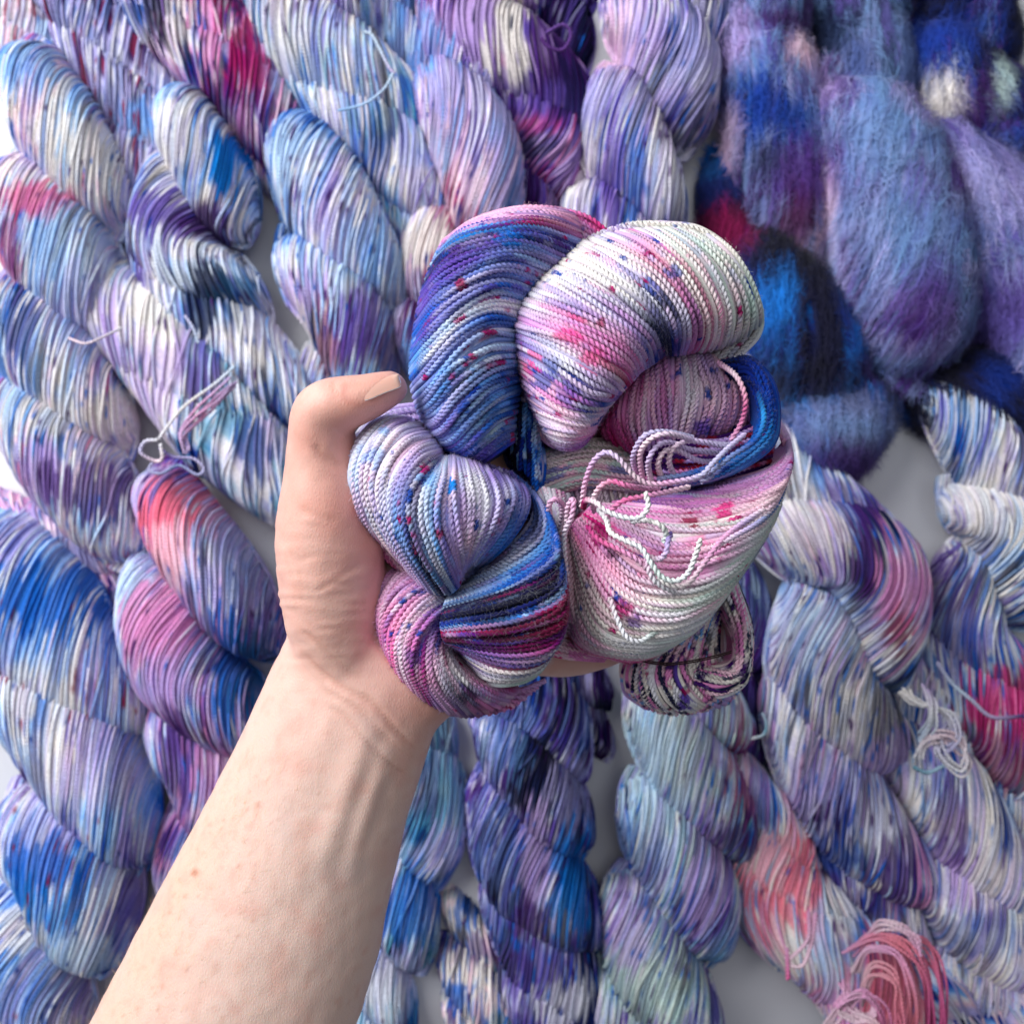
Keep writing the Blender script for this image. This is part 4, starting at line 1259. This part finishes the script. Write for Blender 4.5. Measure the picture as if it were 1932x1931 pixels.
md = tmp.modifiers.new('r', 'REMESH')
md.mode = 'VOXEL'
md.voxel_size = 0.0011
sm = tmp.modifiers.new('s', 'SMOOTH')
sm.factor = 0.6
sm.iterations = 34
dg = bpy.context.evaluated_depsgraph_get()
ev = tmp.evaluated_get(dg)
me2 = bpy.data.meshes.new_from_object(ev)
bpy.data.objects.remove(tmp)
nv = len(me2.vertices)
V = np.empty(nv * 3, np.float32)
me2.vertices.foreach_get('co', V)
V = V.reshape(-1, 3).astype(float)
NN = np.empty(nv * 3, np.float32)
me2.vertices.foreach_get('normal', NN)
NN = NN.reshape(-1, 3).astype(float)
dz = K * (ZC - V[:, 2])
PX = V[:, 0] / dz + 966
PY = -V[:, 1] / dz + 966


def dist_line(pts, x, y, n=90):
    L_ = catmull(np.array(pts, float), n)
    best = np.full(x.shape, 1e9)
    side = np.zeros(x.shape)
    tq = np.zeros(x.shape)
    for i in range(n - 1):
        a, b_ = L_[i], L_[i + 1]
        ab = b_ - a
        t_ = np.clip(((x - a[0]) * ab[0] + (y - a[1]) * ab[1]) / (ab @ ab), 0, 1)
        dx, dy = x - a[0] - t_ * ab[0], y - a[1] - t_ * ab[1]
        d = np.hypot(dx, dy)
        m_ = d < best
        best = np.where(m_, d, best)
        tq = np.where(m_, (i + t_) / (n - 1), tq)
        side = np.where(m_, np.sign(ab[0] * dy - ab[1] * dx), side)
    return best, tq, side


facing = np.clip(NN[:, 2] + 0.1, 0, 1)
disp = np.zeros(nv)
groove = np.zeros(nv)
# (points, depth m, width in print units)
for pts, dep, wd in (
        ([(563, 1222), (600, 1262), (644, 1296), (705, 1330), (752, 1382), (800, 1428)], .0007, 5.5),
        ([(600, 1300), (650, 1322), (700, 1362), (744, 1405), (790, 1437)], .00042, 4.5),
        ([(612, 1330), (650, 1352), (690, 1395), (735, 1440), (790, 1478)], .0005, 5),
        ([(560, 1180), (600, 1215), (640, 1250), (690, 1290)], .00035, 5),
        ([(592, 838), (612, 864), (650, 884)], .0006, 8),
        ([(628, 716), (630, 735), (640, 752)], .00035, 5),
        ([(612, 716), (616, 738), (628, 758)], .00025, 4),
        ([(560, 960), (600, 975), (640, 985)], .00025, 6),
        ([(590, 1120), (640, 1090), (690, 1060)], .00025, 5),
        ([(555, 1060), (600, 1048), (660, 1045)], .0002, 5),
        ([(690, 1180), (735, 1235), (790, 1290), (850, 1330)], .0006, 9),
        ([(760, 1245), (790, 1300), (845, 1345)], .0005, 7)):
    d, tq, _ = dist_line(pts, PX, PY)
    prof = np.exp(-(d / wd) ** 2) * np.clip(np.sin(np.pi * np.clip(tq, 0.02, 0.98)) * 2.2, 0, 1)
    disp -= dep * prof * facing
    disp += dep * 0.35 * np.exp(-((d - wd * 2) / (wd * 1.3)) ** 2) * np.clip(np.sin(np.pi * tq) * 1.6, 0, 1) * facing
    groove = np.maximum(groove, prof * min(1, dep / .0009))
# tendons of the wrist
for pts, hgt, wd in (([(700, 1360), (672, 1440), (640, 1540), (600, 1650)], .0013, 24),
                     ([(735, 1400), (712, 1470), (682, 1560), (650, 1680)], .0012, 18)):
    d, tq, _ = dist_line(pts, PX, PY)
    disp += hgt * np.exp(-(d / wd) ** 2) * np.sin(np.pi * np.clip(tq, 0, 1)) ** 0.8 * facing
d, tq, _ = dist_line([(700, 1385), (690, 1450), (662, 1540)], PX, PY)
# fine uneven relief
disp += (noise3(V, 0.010, 3) - 0.5) * 0.0007 + (noise3(V, 0.0042, 4) - 0.5) * 0.00028
# wrinkles running along the thenar edge
wx = noise3(np.stack([PX * .00010 + PY * .00003, PY * .00045, PX * 0], -1), 0.0042, 6)
near_palm = np.clip(1 - np.abs(PY - 1130) / 230, 0, 1) * (PX < 740)
disp += (wx - 0.5) * 0.0007 * near_palm
V2 = V + NN * disp[:, None]
me2.vertices.foreach_set('co', V2.astype(np.float32).ravel())
# skin colouring: flushed thumb and palm, paler forearm, freckles
base = srgb('#dfb7a8')
pale = srgb('#dfbfb1')
flush = srgb('#dda090')
red = srgb('#d5907f')
warm = srgb('#dcb19a')
col = np.broadcast_to(base, (nv, 3)).copy()


def mix(col, c, m_):
    m_ = np.clip(m_, 0, 1)[:, None]
    return col * (1 - m_) + c * m_


n1 = noise3(V, 0.02, 8)
n2 = noise3(V, 0.006, 9)
n3 = noise3(V, 0.0022, 10)
col = mix(col, pale, (PY - 1300) / 260 * (0.5 + 0.5 * n1))
col = mix(col, flush, np.clip((1420 - PY) / 420, 0, 1) * (0.35 + 0.5 * n2))
col = mix(col, red, np.exp(-((PX - 680) / 90) ** 2 - ((PY - 800) / 75) ** 2) * 0.75 * (0.6 + 0.6 * n1))
col = mix(col, red, np.exp(-((PX - 665) / 60) ** 2 - ((PY - 960) / 110) ** 2) * 0.6 * (0.5 + 0.8 * n2))
col = mix(col, red, np.exp(-((PX - 820) / 90) ** 2 - ((PY - 1335) / 50) ** 2) * 0.6)
col = mix(col, pale, np.exp(-((PX - 590) / 30) ** 2 - ((PY - 735) / 28) ** 2) * 0.55)
col = mix(col, warm, np.clip((PY - 1350) / 300, 0, 1) * np.exp(-((PX - (560 - (PY - 1200) * 0.5)) / 90) ** 2) * 0.7)
d, tq, _ = dist_line([(652, 728), (648, 745), (660, 760), (685, 762), (715, 748), (752, 722)], PX, PY)
col = mix(col, srgb('#c98476'), np.exp(-(d / 6) ** 2) * 0.6 * (NN[:, 2] > 0) * (V[:, 2] > .21))
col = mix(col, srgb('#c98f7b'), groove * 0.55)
col = mix(col, srgb('#cf9a88'), (n3 - 0.58) * 1.1)
col = mix(col, srgb('#d79f90'), (n2 - 0.55) * 1.3 * (PY > 1250))
col = mix(col, srgb('#c9b3ac'), (noise3(V, 0.013, 21) - 0.6) * 1.2 * (PY > 1350))
rsk = np.random.default_rng(3)
frk = [(368, 1646, 6.5, .8), (487, 1518, 5, .5), (350, 1690, 4, .45), (340, 1660, 3.5, .4), (455, 2000, 5, .4), (300, 1900, 4, .4)]
for _ in range(95):
    t_ = rsk.uniform(0, 1)
    y_ = 1450 + t_ * 560
    x_ = 560 - (y_ - 1200) * 0.5 + abs(rsk.normal(0, 70)) + 12
    frk.append((x_, y_, rsk.uniform(1.4, 3.6), rsk.uniform(.15, .42)))
for x_, y_, r_, s_ in frk:
    d2 = (PX - x_) ** 2 + (PY - y_) ** 2
    m_ = s_ * np.exp(-(d2 / r_ ** 2))
    if d2.min() < 400:
        col = mix(col, srgb('#a8623f'), m_ * (NN[:, 2] > 0))
at = me2.color_attributes.new('dye', 'FLOAT_COLOR', 'POINT')
at.data.foreach_set('color', np.concatenate([col, np.ones((nv, 1))], 1).astype(np.float32).ravel())
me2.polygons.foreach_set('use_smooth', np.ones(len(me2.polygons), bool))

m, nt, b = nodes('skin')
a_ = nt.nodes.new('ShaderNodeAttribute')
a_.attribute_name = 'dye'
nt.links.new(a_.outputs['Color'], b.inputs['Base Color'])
b.inputs['Roughness'].default_value = 0.52
b.inputs['Specular IOR Level'].default_value = 0.35
b.inputs['Subsurface Weight'].default_value = 0.22
b.inputs['Subsurface Radius'].default_value = (0.9, 0.35, 0.2)
b.inputs['Subsurface Scale'].default_value = 0.004
tc = nt.nodes.new('ShaderNodeTexCoord')
mp = nt.nodes.new('ShaderNodeMapping')
mp.inputs['Rotation'].default_value = (0, 0, math.radians(-27))
mp.inputs['Scale'].default_value = (1.0, 0.55, 1)
vo = nt.nodes.new('ShaderNodeTexVoronoi')
vo.feature = 'DISTANCE_TO_EDGE'
vo.inputs['Scale'].default_value = 1300
nz = nt.nodes.new('ShaderNodeTexNoise')
nz.inputs['Scale'].default_value = 420
nz.inputs['Detail'].default_value = 6
ad = nt.nodes.new('ShaderNodeMath')
ad.operation = 'MULTIPLY_ADD'
ad.inputs[1].default_value = 0.9
nt.links.new(tc.outputs['Object'], mp.inputs['Vector'])
nt.links.new(mp.outputs['Vector'], vo.inputs['Vector'])
nt.links.new(mp.outputs['Vector'], nz.inputs['Vector'])
nt.links.new(vo.outputs['Distance'], ad.inputs[0])
nt.links.new(nz.outputs['Fac'], ad.inputs[2])
bp = nt.nodes.new('ShaderNodeBump')
bp.inputs['Strength'].default_value = 0.36
bp.inputs['Distance'].default_value = 0.00035
nt.links.new(ad.outputs['Value'], bp.inputs['Height'])
nt.links.new(bp.outputs['Normal'], b.inputs['Normal'])
SKIN = m
me2.materials.clear()
me2.materials.append(SKIN)
person = bpy.data.objects.new('person', me2)
COL.objects.link(person)
me2.name = 'person'
tag(person, 'bare freckled left forearm and hand, palm up, gripping the coiled skein with the thumb', 'person')

# thumbnail, seen from its side along the upper edge of the thumb
m, nt, b = nodes('nail')
a_ = nt.nodes.new('ShaderNodeAttribute')
a_.attribute_name = 'dye'
nt.links.new(a_.outputs['Color'], b.inputs['Base Color'])
b.inputs['Roughness'].default_value = 0.45
b.inputs['Subsurface Weight'].default_value = 0.15
b.inputs['Subsurface Scale'].default_value = 0.002
nx, ny = 18, 12
g = Geo()
uu, vv_ = np.meshgrid(np.linspace(0, 1, nx), np.linspace(-1, 1, ny), indexing='ij')
# axis of the nail from root to tip, arched over the thumb and facing up and back
A0, A1 = np.array(W(668, 740, .2316)), np.array(W(752, 706, .2292))
ax = A1 - A0
Ln = np.linalg.norm(ax)
ax = ax / Ln
out = norm(np.array([-0.10, 0.80, 0.58]))
out = norm(out - ax * (out @ ax))
sd = np.cross(ax, out)
wdt = 0.0034 * np.sqrt(np.clip(1 - np.clip((0.35 - uu) / 0.35, 0, 1) ** 2.2, 0, 1) * np.clip(1 - np.clip((uu - 0.7) / 0.3, 0, 1) ** 5, 0, 1) + 1e-4)
Pn = (A0 + ax * (uu * Ln)[..., None] + sd * (vv_ * wdt)[..., None]
      + out * (-(vv_ ** 2) * 0.0022 + 0.0004 * np.sin(uu * 3.0))[..., None])
idx = np.arange(nx * ny).reshape(nx, ny)
qn = np.stack([idx[:-1, :-1], idx[1:, :-1], idx[1:, 1:], idx[:-1, 1:]], -1)
ncol = srgb('#d5a08f') + (srgb('#dcb0a0') - srgb('#d5a08f')) * np.clip((uu - 0.82) / 0.1, 0, 1)[..., None]
g.add(Pn, qn, ncol)
g.add(Pn - out * 0.0002, qn[..., ::-1], np.ones(3))
no = g.build('thumbnail', m)
no.parent = person

# fine pale hairs along the forearm
m, nt, b = nodes('arm_hair')
b.inputs['Base Color'].default_value = (*srgb('#d9b98f'), 1)
b.inputs['Roughness'].default_value = 0.4
cand = np.where((NN[:, 2] > -0.1) & (PY > 1420) & (PY < 1990) & (PX > 120))[0]
pick = rsk.choice(cand, 1500)
wgt = np.exp(-((PX[pick] - (560 - (PY[pick] - 1200) * 0.5)) / 190) ** 2)
pick = pick[rsk.uniform(0, 1, len(pick)) < wgt * 0.9]
p, d = V2[pick], NN[pick]
dirn = norm(np.array([0.25, 0.95, 0]) + rsk.normal(0, .35, p.shape))
dirn = norm(dirn - d * np.sum(dirn * d, 1, keepdims=True) * 0.8)
side = norm(np.cross(dirn, d))
ln = rsk.uniform(.002, .0055, (len(p), 1))
pts = [p + dirn * ln * (k / 5) + d * (0.0009 * math.sin(k / 5 * 2.2)) + side * ln * 0.25 * (k / 5) ** 2 for k in range(6)]
Pm = np.stack(pts, 1)
w_ = 0.000026 * np.array([1, 1, .9, .8, .6, .3])[None, :, None]
v = np.stack([Pm + side[:, None] * w_, Pm - side[:, None] * w_], 2)
idx = np.arange(len(p) * 12).reshape(len(p), 6, 2)
g = Geo()
g.add(v, np.stack([idx[:, :-1, 0], idx[:, :-1, 1], idx[:, 1:, 1], idx[:, 1:, 0]], -1), np.ones(3))
ah = g.build('arm_hair', m)
tag(ah, kind='stuff')
ah.parent = person
